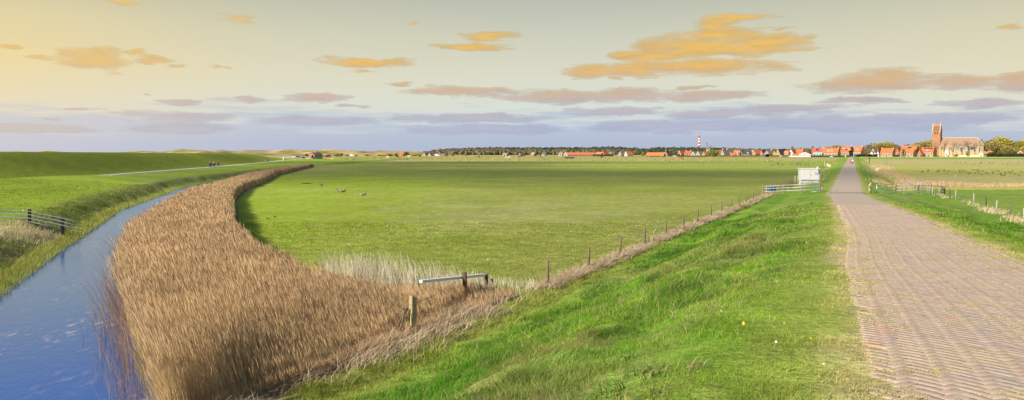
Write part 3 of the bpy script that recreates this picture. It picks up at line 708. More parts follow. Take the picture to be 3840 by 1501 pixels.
# ---- pale grass standing and lying along the left fence foot
def fence_straw():
    rng = np.random.default_rng(41); n = 30000; t = rng.random(n); p = .2
    y = (14.0**p+t*(99**p-14.0**p))**(1/p); x = fence_x(y)+rng.normal(.1, .22, n)*(.8+.6*fbm(y, y*0, 3.0, 42))
    clump = fbm(x*.6, y, 1.6, 43); x = x+np.where(y < 28.5, rng.normal(-.45, .55, n), 0); k = (rng.random(n) < sm(.34, .52, clump)*.92+.08)&((y > 27.5)|(rng.random(n) < .6)); x = x[k]; y = y[k]; clump = clump[k]; n = len(x); d = np.hypot(x, y)
    h = (.18+.26*clump)*rng.uniform(.5, 1.4, n)*(1+.30*(y < 29)); t = rng.random(n)[:, None]
    c = np.array((.56, .42, .26))*(1-t)+np.array((.72, .60, .42))*t; c = np.where((rng.random(n) < .25)[:, None], np.array((.34, .20, .13)), c)
    blades('fence_straw', x, y, h, np.maximum(.008, d*.0006), (.35, -.25), c, M_straw, 'ridge of matted straw along the foot of the left fence', 'dead grass', seg=3, spread=.75, seed=44)
    # right fence
    n = 9000; y = rng.uniform(40, 99, n); x = ip(y, [(40, 31.2), (59.7, 38.2), (69.2, 41.9), (80.8, 46.6), (90, 49.3), (99, 52.6)])+rng.normal(0, .45, n); k = rng.random(n) < sm(.45, .65, fbm(x*.5, y, 3, 46))*(.25+.55*(y < 72)); x = x[k]; y = y[k]; n = len(x)
    t = rng.random(n)[:, None]; c = np.array((.52, .40, .22))*(1-t)+np.array((.66, .56, .36))*t
    blades('fence_straw', x, y, rng.uniform(.12, .42, n), np.full(n, .04), (.2, -.1), c, M_straw, 'tufts of pale straw along the foot of the right fence', 'dead grass', seg=2, spread=.4, seed=47)
    # white seedy grass behind the fence corner, in front of the pasture
    def cd(r, n): Y = r.uniform(27.5, 34.5, n); return r.uniform(-7.5, 2.6, n), Y
    x, y = scatter(16000, cd, lambda x, y: (x > ip(y, RE)-.8)*(x < fence_x(y)-.1)*np.clip(1.15-np.abs(y-30.0+.15*x)/2.6, 0, 1)*(.25+.75*sm(.4, .6, fbm(x, y, .9, 48))), 49)
    n = len(x); t = rng.random(n)[:, None]; c = np.array((.54, .44, .28))*(1-t)+np.array((.70, .63, .49))*t
    hh = (.35+.75*sm(3, -4, x) if False else .30+.85*(1-sm(-5.5, .8, x)))*rng.uniform(.5, 1.3, n)
    blades('pale_grass', x, y, hh, np.full(n, .016), (-.12, 0), c, M_straw, 'whitish feathery dead grass between the reeds and the pasture', 'dead grass', seg=3, tip=.4, spread=.16, seed=50)
    # tan reed strips on the right: beside the road ditch and across the field
    y1 = rng.uniform(118, 330, 9000); x1 = road_x(y1)+10.6+rng.normal(0, 1.1, 9000)*(1+.0*y1)+.6*np.sin(y1*.05)
    y2 = rng.normal(127, 2.6, 20000); x2 = 60+rng.random(20000)**1.3*45; k2 = rng.random(20000) < np.clip(1.2-(x2-60)/22, .10, 1)
    x = np.concatenate([x1, x2[k2]]); y = np.concatenate([y1, y2[k2]]); n = len(x); d = np.hypot(x, y); t = rng.random(n)[:, None]
    c = np.array((.46, .31, .17))*(1-t)+np.array((.62, .48, .29))*t
    h = rng.uniform(.4, .95, n)*np.where(x > 70, .35, .9)
    blades('reed_strip', x, y, h, d*.00055, (-.2, 0), c, M_reed, 'tan strip of low reeds along the ditch in the right field', 'reeds', seg=2, tip=.4, spread=.14, seed=52)
    # rough straw clumps further off, left and right of the causeway
    def cd2(r, n): Y = r.uniform(108, 420, n); sd = np.where(r.random(n) < .5, -1, 1); return road_x(Y)+sd*r.normal(7.3, 1.4, n), Y
    x, y = scatter(16000, cd2, lambda x, y: sm(.5, .6, fbm(x*.4, y, 16, 54))*.9, 55); n = len(x); t = rng.random(n)[:, None]
    blades('rough_grass', x, y, rng.uniform(.2, .6, n), np.hypot(x, y)*.0005, (.1, 0), np.array((.45, .36, .18))*(1-t)+np.array((.25, .30, .06))*t, M_straw, 'rough straw and green tufts in the side ditches of the road', 'dead grass', seg=2, spread=.3, seed=56)
    # low straw bands and sedge across the far pasture
    def cd3(r, n): Y = r.uniform(440, 760, n); return r.uniform(-120, 230, n), Y
    x, y = scatter(26000, cd3, lambda x, y: (x < road_x(y)-14)*sm(.48, .62, fbm(x*.12, y, 34, 57)), 58); n = len(x); t = rng.random(n)[:, None]
    blades('rough_pasture', x, y, rng.uniform(.2, .5, n), np.full(n, .5), (.1, 0), np.array((.44, .35, .16))*(1-t)+np.array((.34, .33, .10))*t, M_straw, 'straw coloured rough pasture in front of the village', 'dead grass', seg=1, tip=.6, spread=.3, seed=59)
fence_straw()

def broad_weeds():
    rng = np.random.default_rng(91); X = []; Y = []; H_ = []; W_ = []; Cc = []; F_ = []
    for k in range(70):
        t = rng.random(); y0 = 5.5+26*t**1.3; x0 = rng.uniform(-.50, .60)*y0; s = abs(float(lat_of(x0, y0)))
        if s < 2.8 or x0 < float(fence_x(y0))+.6: continue
        n = int(rng.integers(25, 80)); r = rng.uniform(.12, .5); a = rng.uniform(0, 6.28, n); q = r*np.sqrt(rng.random(n))
        X.append(x0+q*np.cos(a)*1.3); Y.append(y0+q*np.sin(a)); H_.append(rng.uniform(.06, .13, n)); W_.append(rng.uniform(.010, .024, n))
        c = np.array([(.06, .15, .015), (.09, .19, .02), (.16, .20, .05), (.30, .27, .11)][int(rng.choice([0, 0, 1, 2, 3]))]); Cc.append(c*rng.uniform(.75, 1.3, (n, 1)))
    blades('broad_weeds', np.concatenate(X), np.concatenate(Y), np.concatenate(H_), np.concatenate(W_), (.2, 0), np.vstack(Cc), M_grass, 'broad leaved weeds in dark tufts on the near embankment', 'weeds', seg=3, tip=.25, spread=.8, seed=92)
    x, y = scatter(2600, fan(5, 34, .7, -.5, .66), lambda x, y: (np.abs(lat_of(x, y)) > 2.6)*(x > fence_x(y)+.3)*sm(.5, .65, fbm(x, y, 2.0, 93)), 94); n = len(x)
    blades('dead_stalks', x, y, rng.uniform(.12, .30, n), np.maximum(.004, y*.0005), (.1, 0), np.tile(np.array((.40, .26, .15)), (n, 1))*rng.uniform(.7, 1.4, (n, 1)), M_straw, 'thin brown dead stalks among the embankment grass', 'dead grass', seg=2, spread=.35, seed=95)
broad_weeds()

def flowers():
    rng = np.random.default_rng(61)
    def disc(name, x, y, r, hgt, col, label):
        n = len(x); V = np.zeros((n, 6, 3)); z = Z(x, y)+hgt; tl = rng.normal(0, .5, (n, 2))
        for i in range(6):
            a = i*math.pi/3; V[:, i, 0] = x+np.cos(a)*r; V[:, i, 1] = y+np.sin(a)*r; V[:, i, 2] = z+r*(np.cos(a)*tl[:, 0]+np.sin(a)*tl[:, 1]-.7*0)+r*.6*np.sin(a)
        m = mat(name+'_petals', col, .6, .05)
        o = fast_mesh(name, V.reshape(-1, 3), np.arange(n*6).reshape(-1, 6), m, nside=6); tag(o, label, 'flowers', kind='stuff')
    x, y = scatter(5200, fan(31, 125, .9, -.36, .30), lambda x, y: (x > ip(y, RE)+1)*(x < fence_x(y)-1)*(sm(.5, .72, fbm(x, y, 9, 63))*.55+.04), 62)
    disc('daisies', x, y, rng.uniform(.008, .02, len(x)), .05, (.85, .85, .8), 'small white daisies scattered over the pasture')
    x, y = scatter(700, fan(60, 170, .9, -.66, -.4), lambda x, y: (x < ip(y, WL)-6)*(x > ip(y, PX)+4)*.5*sm(.45, .7, fbm(x, y, 9, 64)), 65)
    disc('daisies', x, y, rng.uniform(.015, .04, len(x)), .07, (.8, .82, .75), 'small white daisies on the meadow below the dike')
    px = [(2815, 1225), (2972, 1205), (3002, 1020), (3010, 1165), (2970, 1187), (3088, 1360), (2910, 1278), (2885, 1145), (3021, 908), (2704, 1163), (3060, 880)]
    def cast(u, v):
        for Y in np.arange(3.5, 60, .02):
            X = (u-CX)/F*Y; 
            if z1(X, Y)+.12 >= EYE-(v-HY)/F*Y: return X, Y
    P = [cast(*p) for p in px[3:8]+px[8:]]; P = [p for p in P if p]
    disc('daisies', np.array([p[0] for p in P]), np.array([p[1] for p in P]), .009, .11, (.85, .85, .8), 'a few white daisies on the near embankment')
    P = [cast(*p) for p in [(3025, 908), (2941, 1206), (2788, 1206), (3040, 1262), (2428, 1494), (2619, 1193)]]; P = [p for p in P if p]
    disc('dandelions', np.array([p[0] for p in P]), np.array([p[1] for p in P]), .011, .10, (.80, .56, .02), 'yellow dandelions dotted on the near embankment')
flowers()
# ------------------------------------------------------------------ shared materials
WOOD = mat('weathered_wood', C(112, 96, 76), .9, .35, 6, stretch=(6, 6, 1), bump=.01)
GATEW = mat('grey_brown_wood', C(134, 114, 98), .9, .3, 6, bump=.01)
WOODD = mat('dark_wood', C(92, 74, 60), .9, .35, 6, stretch=(6, 6, 1), bump=.01)
BLACKW = mat('tarred_wood', C(38, 36, 38), .7, .4, 5)
STEEL = mat('galvanised_steel', C(178, 184, 186), .45, .15, 8, metal=.6)
WIRE = mat('rusty_wire', C(128, 118, 108), .6, .2, 8, metal=.5)
WHITE = mat('white_paint', C(198, 197, 192), .6, .06, 2)
CREAM = mat('cabinet_paint', C(204, 201, 198), .5, .04, 1.5)
CONC = mat('plinth_concrete', C(176, 180, 186), .85, .12, 4)
GLASS = mat('dark_glass', C(62, 70, 84), .15, .2, 1, spec=.6)
YELLOW = mat('yellow_paint', C(196, 142, 44), .6, .15, 4)
BRICK = mat('yellow_brick', C(162, 140, 110), .9, .14, 3)
BRICKR = mat('brown_brick', C(160, 122, 96), .9, .16, 3)
BRICKG = mat('grey_brick', C(160, 150, 136), .9, .14, 3)
ORANGE = mat('orange_tiles', C(196, 104, 62), .85, .25, .8)
ORANGE2 = mat('red_tiles', C(180, 86, 66), .85, .25, .8)
DULLOR = mat('weathered_orange_tiles', C(206, 118, 74), .85, .25, 1.0)
GREYR = mat('grey_brown_tiles', C(138, 116, 112), .85, .2, 1.2)
DARKR = mat('dark_slate_tiles', C(62, 62, 72), .7, .2, 1.2)
PANEL = mat('solar_glass', C(44, 48, 82), .25, .2, 2, spec=.6)
BLUEP = mat('dark_blue_plastic', C(52, 64, 88), .4, .15, 4)
RUB = mat('black_rubber', C(28, 28, 30), .8, .1, 4)
def W3(px, py, Y): return Vector(((px-CX)/F*Y, Y, EYE-(py-HY)/F*Y))

# ------------------------------------------------------------------ wire fences
def wire_fence(label, posts, h, r, m, wires=(.95, .6, .28), cat='fence', name='wire_fence', seed=1):
    rng = random.Random(seed); x0, y0 = posts[0][:2]; root = empty(name, (x0, y0, z1(x0, y0))); o0 = root.location
    tag(root, label, cat); tops = []
    for k, p in enumerate(posts):
        x, y = p[:2]; hh = p[2] if len(p) > 2 else h*rng.uniform(.95, 1.06); z = z1(x, y)
        tx, ty = (p[3], p[4]) if len(p) > 3 else (rng.uniform(-.03, .03), rng.uniform(-.02, .02))
        b = Vector((x, y, z)); mb = MB()
        mb.tube([(0, 0, -.3), (tx*hh*.5, ty*hh*.5, hh*.5), (tx*hh, ty*hh, hh), (tx*hh, ty*hh, hh+.012)], [r, r, r*.93, r*.6], 8)
        o = mb.build('post', p[5] if len(p) > 5 else m, root, True); o.location = b-o0; tops.append((b, Vector((tx, ty, 1)), hh))
    mb = MB()
    for f in wires:
        for a, b in zip(tops[:-1], tops[1:]):
            p = a[0]+a[1]*a[2]*f-o0; q = b[0]+b[1]*b[2]*f-o0; mb.tube([p, (p+q)/2-Vector((0, 0, .03)), q], .0045, 4)
    mb.build('wire', WIRE, root); return root
L1 = [(2054, 977, 31.3), (2209, 928, 35.6), (2329, 889, 40), (2418, 855, 44.7), (2498, 829, 49.2), (2563, 806, 54), (2617, 787, 58.8), (2667, 771, 63.4), (2706, 757, 68.2), (2743, 744, 73.3), (2771, 737, 76.3), (2799, 728, 80.7), (2824, 720, 85), (2844, 713, 89)]
P = []
for k, (u, v, Y) in enumerate(L1):
    w = W3(u, v, Y); t = .09 if k == 2 else (.03 if k == 1 else 0); P.append((w.x-t, w.y, max(.85, w.z-z1(w.x, w.y)), t, 0))
wire_fence('long wire fence on thin round posts along the left foot of the road bank', P, 1.0, .062, WOOD)
P = [(w.x, w.y) for w in (W3(u, v, 4.25*3000/(v-570)) for u, v in ((2892, 689), (2900, 687), (2909, 686), (2923, 679), (2929, 676), (2938, 673), (2944, 671), (2950, 670), (2955, 668.6), (2960, 667), (2964, 665), (2969, 663.5), (2977, 660)))]
wire_fence('wire fence of closely set posts running from the left rails to the pale cabinet', P, 1.05, .06, WOOD, seed=2)
P = [(W3(2981, 676, 143).x, 143, 1.5, .02, 0), (W3(2990.6, 675, 150).x, 150, 1.35, 0, 0)]
wire_fence('two taller pale posts at the end of the post row left of the cabinet', P, 1.3, .06, mat('pale_post', C(200, 190, 160), .9, .2, 5), seed=3)
R1 = [(3562, 710, 90, WOODD), (3585, 712.5, 88.4, None), (3652, 726, 80.8, None), (3698, 736, 75.9, WOODD), (3739, 752, 69.2, None), (3789, 763, 65.3, WOOD), (3840, 781, 59.7, None), (3905, 812, 52.5, None)]
GP = mat('grey_post', C(152, 148, 140), .9, .2, 5)
P = []
for k, (u, v, Y, m) in enumerate(R1):
    w = W3(u, v, Y); t = .11 if k == 4 else (.04 if k == 1 else 0); P.append((w.x-t, w.y, w.z-z1(w.x, w.y), t, 0, m or GP))
wire_fence('wire fence with grey and brown posts running down to the right edge', P, 1.1, .065, GP, seed=4)
P = []
for u, v, h, t in ((3408, 672, 1.1, 0), (3417.6, 676, 1.1, 0), (3427.6, 678, 1.05, 0), (3438, 681, 1.15, .15), (3443, 683, 1.1, 0), (3452, 685, 1.2, 0), (3478, 692, 1.05, .02), (3485, 694, 1.05, .03), (3497, 700, 1.0, 0)):
    Y = 4.2*3000/(v-570); P.append(((u-CX)/F*Y, Y, h, t, 0))
wire_fence('short wire fence of uneven posts behind the right rail fence, ending in the reeds', P, 1.1, .06, GP, seed=5)

# ------------------------------------------------------------------ big near post, brace, broken gate beam
def rail_fence(name, label, pts, h, rails, rm, pm, cat='fence', caps=None, pr=.09, rr=.03, sq=True, ext=None):
    root = empty(name, pts[0]); tag(root, label, cat); o0 = Vector(pts[0])
    for k, p in enumerate(pts):
        mb = MB(); hh = h[k] if isinstance(h, (list, tuple)) else h
        if sq: mb.box((0, 0, hh/2-.15), (pr*1.7, pr*1.7, hh+.3), .4)
        else: mb.tube([(0, 0, -.3), (0, 0, hh)], pr, 9)
        o = mb.build('post', pm, root, bevel=.01 if sq else 0); o.location = Vector(p)-o0
        if caps and caps[k]:
            c = MB(); c.box((0, 0, hh+.035), (pr*1.9, pr*1.9, .06), .4); c.build('post_cap', YELLOW, o)
    path = list(pts) if ext is None else [Vector(ext[0])]+[Vector(p) for p in pts]+[Vector(ext[1])]
    for zz, a, b in rails:
        mb = MB(); q = [Vector(p)-o0+Vector((0, -pr*1.0-.03, zz)) for p in path[a:b]]; mb.tube(q, rr, 8); mb.build('rail', rm, root, True)
    return root
root = empty('corner_post', (-2.84, 22.9, z1(-2.84, 22.9))); tag(root, 'thick square weathered fence post standing at the edge of the reeds, nearest the viewer', 'post')
zt = 1.21-root.location.z; mb = MB()
M0 = Matrix.Rotation(math.radians(42), 3, 'Z'); a = .082
V = [M0 @ Vector((sx*a, sy*a, z)) for z in (-.3, zt-.03) for sx, sy in ((-1, -1), (1, -1), (1, 1), (-1, 1))]; V[6].z -= .05; V[5].z -= .05; V[4].z += .02; V[7].z += .015
mb.add(V, [(3, 2, 1, 0), (4, 5, 6, 7), (0, 1, 5, 4), (1, 2, 6, 5), (2, 3, 7, 6), (3, 0, 4, 7)]); mb.build('post', mat('old_oak', C(158, 142, 108), .9, .4, 5, stretch=(9, 9, 1), bump=.012), root, bevel=.008)
mb = MB(); o0 = root.location
mb.tube([W3(1479, 1262, 22.6)-o0, W3(1500, 1205, 22.7)-o0, W3(1528, 1155, 22.8)-o0], [.035, .032, .04], 8); mb.build('brace', WOODD, root, True)
mb = MB(); mb.tube([W3(1500, 1240, 22.5)-o0, W3(1517, 1165, 22.65)-o0], .022, 7); mb.build('stay', WOOD, root, True)
mb = MB(); mb.tube([W3(1511, 1161, 22.6)-o0, W3(1518, 1158, 22.6)-o0], .018, 7); mb.build('insulator', RUB, root, True)
mb = MB()
for zz in (.98, .94): mb.tube([Vector((0, -.02, zz-.0)), Vector((.45, 2.2, .83)), Vector((1.14, 5.6, .90-z1(-1.7, 28.5)*0))], .005, 4)
mb.tube([M0 @ Vector((sx*.088, sy*.088, .95)) for sx, sy in ((-1, -1), (1, -1), (1, 1), (-1, 1), (-1, -1))], .006, 4)
mb.build('wire', WIRE, root)
w = W3(1357, 1208, 24.0); r_ = empty('stake', (w.x, w.y, z1(w.x, w.y))); tag(r_, 'thin short dark stake standing among the reeds left of the thick post', 'stake')
mb = MB(); mb.tube([(0, 0, -.2), (.01, 0, .2), (.0, 0, w.z-r_.location.z), (0, 0, w.z-r_.location.z+.02)], [.025, .025, .022, .01], 7); mb.build('stake', WOODD, r_, True)
root = empty('broken_gate', (-1.69, 28.5, z1(-1.69, 28.5))); tag(root, 'old gate beam with flaking white paint fixed on short brown posts above the dry grass', 'gate'); o0 = root.location
for u, v, Y, rr_, m in ((1742, 1021, 28.4, .085, WOODD), (1823, 1030, 30.1, .075, WOODD), (1844, 1045, 30.7, .07, WOOD)):
    w = W3(u, v, Y); mb = MB(); hh = w.z-z1(w.x, w.y); mb.tube([(0, 0, -.3), (.015, 0, hh*.5), (0, 0, hh-.02), (0, 0, hh)], [rr_, rr_*.97, rr_, rr_*.8], 9)
    o = mb.build('post', m, root, True); o.location = Vector((w.x, w.y, z1(w.x, w.y)))-o0
A = W3(1582, 1057, 26.0); B = W3(1826, 1032, 30.0); A.x += .05; d = (B-A).normalized(); A0 = A-o0; B0 = B-o0
n_ = Vector((d.y, -d.x, 0))*-.10
mb = MB(); wv = Vector((0, 0, .048)); dv = Vector((d.y, -d.x, 0)).normalized()*.06
mb.add([p+n_+s1*dv+s2*wv for p in (A0, B0) for s1, s2 in ((-1, -1), (1, -1), (1, 1), (-1, 1))], [(3, 2, 1, 0), (4, 5, 6, 7), (0, 1, 5, 4), (1, 2, 6, 5), (2, 3, 7, 6), (3, 0, 4, 7)])
mb.build('beam', mat('flaking_white_paint', C(228, 222, 216), .8, .15, 7, stretch=(1, 1, 4), alt=C(240, 236, 232)), root, bevel=.006)

# left metal rail fence on the meadow
pts = []
for u, v, Y in ((-70, 829, 56.5), (111, 838, 55.6), (235, 864, 54.6)):
    w = W3(u, v, Y); pts.append(w)
E0 = W3(-260, 822, 58); E1 = W3(308, 884, 54.0)
DST = mat('dark_grey_rail', C(104, 112, 120), .5, .15, 6, metal=.4)
rail_fence('rail_fence', 'dark fence with four bent metal rails running down to the water', pts, [.98, .98, .80], [(.86, 0, 5), (.62, 0, 5), (.38, 0, 5), (.14, 0, 4)], DST, BLACKW, pr=.115, rr=.026, ext=(E0, E1))
# left gate rails across the embankment
pts = []
for u, v, Y in ((2862, 727, 101), (2876, 727, 100.8), (2938, 724, 100.2), (3006, 721, 99.2), (3075, 718, 98.3)): pts.append(W3(u, v, Y))
rl = rail_fence('rail_fence', 'rail fence of three steel tubes in front of the pale cabinet', pts, [1.16, .98, 1.08, 1.12, 1.10], [(.96, 0, 5), (.63, 0, 5), (.27, 0, 5)], STEEL, GATEW, pr=.10, rr=.035, caps=[0, 0, 0, 0, 1])
o0 = rl.location; mb = MB(); mb.tube([W3(3040, 720, 98.5)-o0+Vector((0, -.14, 0)), W3(3075, 717, 98.2)-o0+Vector((0, -.14, 0))], .03, 8); mb.build('rail', STEEL, rl, True)
mb = MB(); mb.tube([W3(3078, 722, 97.8)-o0, W3(3080, 706, 97.8)-o0, W3(3084.5, 691, 97.8)-o0, W3(3087, 706, 97.8)-o0, W3(3084, 720, 97.8)-o0], .035, 8); mb.build('end_bar', STEEL, rl, True)
# the matching fence and the small gate on the right
pts = [W3(u, v, Y) for u, v, Y in ((3360, 724, 96.5), (3443, 727, 97.6), (3534, 730, 98.8), (3541, 729, 99.4))]
rr_ = rail_fence('rail_fence', 'rail fence of three pale tubes with yellow capped posts, right of the gate', pts, [1.14, 1.05, 1.02, .95], [(1.02, 0, 3), (.66, 0, 3), (.28, 0, 3)], STEEL, GATEW, pr=.11, rr=.036, caps=[1, 1, 1, 0])
o0 = rr_.location; mb = MB(); mb.tube([W3(3520, 727, 98.4)-o0, W3(3524, 703, 98.4)-o0], .035, 8); mb.build('brace', STEEL, rr_, True)
for p_, q_ in ((W3(3384, 725, 96.6), W3(3420, 727, 97)), (W3(3452, 729, 97.6), W3(3470, 730.5, 98))): mb = MB(); mb.tube([p_-o0, q_-o0], .03, 8); mb.build('low_rail', STEEL, rr_, True)
A = W3(3288, 727, 95.0); B = W3(3353, 726, 96.2); g = empty('metal_gate', A); tag(g, 'low grey metal field gate with four bars beside the road on the right', 'gate'); B0 = B-A
GM = mat('grey_green_gate', C(140, 162, 152), .5, .15, 6, metal=.3); z_ = Vector((0, 0, 1))
mb = MB()
for f in (.06, .40, .74, 1.08): mb.tube([z_*f, B0+z_*f], .024, 8)
mb.build('bar', GM, g, True)
mb = MB(); mb.tube([z_*-.2, z_*1.16], .055, 9); mb.build('post', STEEL, g, True)
mb = MB(); mb.tube([B0+z_*.0, B0+z_*1.1], .03, 9); mb.build('end_frame', GM, g, True)
mb = MB(); mb.tube([B0*.2+z_*.1+Vector((0, -.03, 0)), B0*.8+z_*.74+Vector((0, -.03, 0))], .018, 6); mb.build('diagonal', GM, g, True)
A = W3(3265.5, 726, 94.0); g = empty('marker_post', A); tag(g, 'wooden post with yellow head and a white marker board beside the cattle grid', 'post')
mb = MB(); mb.tube([(0, 0, -.2), (0, 0, .72)], .07, 9); mb.build('post', WOODD, g, True)
mb = MB(); mb.tube([(0, 0, .722), (0, 0, 1.28), (0, 0, 1.31)], [.085, .085, .05], 9); mb.build('head', YELLOW, g, True)
mb = MB(); mb.tube([(.02, -.05, .9), (.42, -.1, -.05)], .035, 7); mb.build('brace', WOODD, g, True)
mb = MB(); mb.box((-.20, -.12, .70), (.16, .03, .85), .1); mb.build('board', WHITE, g, bevel=.01)
mb = MB(); mb.box((-.20, -.145, .78), (.07, .01, .34), .1); mb.build('reflector', PANEL, g)
c = Vector((road_x(94), 94, .0)); c.z = z1(c.x, 94); g = empty('cattle_grid', c); tag(g, 'dark steel cattle grid set across the road between the two gates', 'cattle grid')
mb = MB()
for k in range(5): mb.box((0, -.36+k*.18, .045), (4.3, .07, .05))
mb.build('bars', mat('dark_steel', C(98, 96, 92), .6, .2, 5, metal=.4), g)
for s in (-1, 1): mb = MB(); mb.box((s*2.17, 0, .05), (.06, .95, .09)); mb.build('frame_bar', STEEL, g)

# ------------------------------------------------------------------ cabinet, sensor pole, barrels
Yc = 131.0; x0 = (3004-CX)/F*Yc; x1_ = (3073-CX)/F*Yc; zc = EYE-(687-HY)/F*Yc; wd = x1_-x0
g = empty('electric_cabinet', ((x0+x1_)/2, Yc, zc), -.06); tag(g, 'pale two door electric cabinet with a warning triangle on a white plinth behind the rails', 'cabinet')
mb = MB(); mb.box((0, .75, .1), (wd-.1, 1.4, .72)); mb.build('plinth', CONC, g, bevel=.01)
mb = MB(); mb.box((0, .75, 1.37), (wd-.02, 1.5, 1.8)); mb.build('housing', CREAM, g, bevel=.015)
mb = MB(); mb.box((0, .75, 2.36), (wd+.14, 1.66, .18)); mb.build('roof', CREAM, g, bevel=.02)
for s in (-1, 1):
    mb = MB(); mb.box((s*wd*.235, -.02, 1.34), (wd*.455, .05, 1.62)); d_ = mb.build('door', CREAM, g, bevel=.008)
    if s > 0:
        mb = MB(); mb.box((.10, -.06, 1.35), (.05, .05, .22)); mb.build('handle', DARKR, d_)
        mb = MB(); mb.prism([(.58, 1.72), (.84, 1.72), (.71, 1.96)], -.062, -.048); tri = mb.build('warning_triangle', mat('sign_orange', C(232, 140, 60), .6, .03), d_)
        mb = MB(); mb.box((.71, -.056, 1.52), (.30, .016, .30)); mb.build('notice', WHITE, d_)
        mb = MB(); mb.box((.25, -.056, 2.02), (.22, .016, .12)); mb.build('number_plate', mat('plate_grey', C(176, 180, 190), .6, .05), d_)
mb = MB(); mb.box((0, -.02, .495), (wd-.06, .03, .05)); mb.build('seam', DARKR, g)
A = W3(3002.5, 688, 131.2); g = empty('concrete_post', A); tag(g, 'short white leaning block beside the left foot of the cabinet', 'post'); mb = MB(); mb.box((0, 0, .3), (.24, .25, .78), .2); mb.box((0, 0, .70), (.20, .21, .03), .2); mb.build('block', WHITE, g, bevel=.02)
A = W3(3064, 719, 97.0); g = empty('sensor_pole', A); tag(g, 'thin blue grey pole carrying sensor boxes and a pointed white cap beside the cabinet', 'pole')
mb = MB(); mb.tube([(0, 0, -.2), (.06, 0, 2.95)], .032, 9); mb.build('pole', mat('blue_grey_pole', C(150, 176, 200), .5, .1, 4, metal=.3), g, True)
mb = MB(); mb.lathe([(.09, 2.72), (.12, 2.80), (.12, 2.90), (.03, 3.05)], (.06, 0, 0), 12); mb.build('cap', WHITE, g, True)
mb = MB(); mb.box((-.03, -.06, 2.50), (.14, .12, .44)); mb.build('meter_box', CONC, g, bevel=.012)
mb = MB(); mb.box((.25, -.02, 2.48), (.16, .14, .52), .3); mb.box((.26, -.02, 2.16), (.22, .14, .16)); mb.build('battery_box', mat('slate_box', C(96, 104, 120), .5, .1), g, bevel=.012)
mb = MB(); mb.box((-.15, -.10, 2.16), (.34, .05, .24)); mb.build('display', mat('display_grey', C(150, 160, 172), .3, .1), g, bevel=.01)
mb = MB(); mb.box((.12, -.02, 2.16), (.36, .04, .04)); mb.build('bracket', STEEL, g)
for k, (u, hz, lb) in enumerate(((2890.5, .80, 'dark blue water barrel behind the left rails, the left of two'), (2901, .76, 'dark blue water barrel behind the left rails, the right of two'))):
    A = W3(u, 723, 104.2); g = empty('barrel', A); tag(g, lb, 'barrel', 'blue barrels behind the rail fence')
    mb = MB(); mb.lathe([(.24, -.1), (.27, .05), (.275, .3), (.26, .33), (.275, .36), (.275, .62), (.25, hz)], n=18); mb.build('drum', BLUEP, g, True)
    mb = MB(); mb.lathe([(.262, hz+.002), (.262, hz+.03), (.2, hz+.04)], n=18); mb.build('rim', STEEL, g, True)
# oddments along the causeway further off
A = W3(3097, 625, 283); g = empty('old_gate', A); tag(g, 'old wooden gate panel sagging from a tall post left of the road, far off', 'gate')
mb = MB(); mb.box((0, 0, 1.0), (.22, .22, 2.3)); mb.build('post', WOOD, g); mb = MB(); mb.box((-.25, .3, 1.0), (.14, .14, 2.0)); mb.build('post', mat('pale_post', C(200, 190, 160)), g)
mb = MB()
for k in range(4):
    zz = 1.05-k*.27; mb.add([(.15, -.15, zz), (1.65, -.15, zz-.55), (1.65, -.15, zz-.37), (.15, -.15, zz+.18), (.15, -.10, zz), (1.65, -.10, zz-.55), (1.65, -.10, zz-.37), (.15, -.10, zz+.18)], [(0, 1, 2, 3), (7, 6, 5, 4), (0, 4, 5, 1), (1, 5, 6, 2), (2, 6, 7, 3), (3, 7, 4, 0)])
mb.build('boards', mat('bleached_boards', C(218, 208, 170), .9, .2, 3), g)
A = W3(3260.5, 614, 330); g = empty('wooden_post', A); tag(g, 'tall wooden post with a dark box on top right of the road, far off', 'post')
mb = MB(); mb.box((0, 0, 1.0), (.3, .3, 2.2)); mb.build('post', WOOD, g); mb = MB(); mb.box((.05, -.02, 2.3), (.5, .4, .4)); mb.build('box', DARKR, g)
A = W3(3290, 638, 232); g = empty('white_board', A); tag(g, 'white board lying aslant at the start of the right reed strip', 'board')
mb = MB(); mb.add([(-.55, 0, -.1), (.15, 0, 0), (.60, .1, .55), (.2, .1, .85), (-.55, .08, -.1), (.15, .08, 0), (.60, .18, .55), (.2, .18, .85)], [(0, 1, 2, 3), (7, 6, 5, 4), (0, 4, 5, 1), (1, 5, 6, 2), (2, 6, 7, 3), (3, 7, 4, 0)]); mb.build('panel', WHITE, g, bevel=.01)
for k, (u, v0, v1, Y, lb) in enumerate(((3322, 611, 596, 350, 'pair of thin blue marker poles in the right field, nearer the road'), (3392, 594, 566, 640, 'tall thin pale lamp pole in front of the orange houses right of the road'), (3582, 670, 656, 155, 'thin white topped cane standing in the pale band of the right field'), (2877, 607, 602, 420, 'short white stake in the pasture in front of the village'))):
    A = W3(u, v0, Y); g = empty('marker_pole', A); tag(g, lb, 'pole'); hh = (v0-v1)/F*Y; mb = MB(); rr0 = max(.03, Y*.00016)
    mb.tube([(0, 0, -.3), (0, 0, hh)], rr0, 7)
    if k == 0: mb.tube([(.45, 0, -.3), (.45, 0, hh*.9)], rr0*1.3, 7)
    mb.build('pole', [mat('blue_pole', C(92, 120, 150)), STEEL, STEEL, WHITE][k], g, True)
    mb = MB(); mb.box((0, -.02, hh+.08), (rr0*4, rr0*3, .16)); mb.build('top', WHITE if k > 1 else STEEL, g)
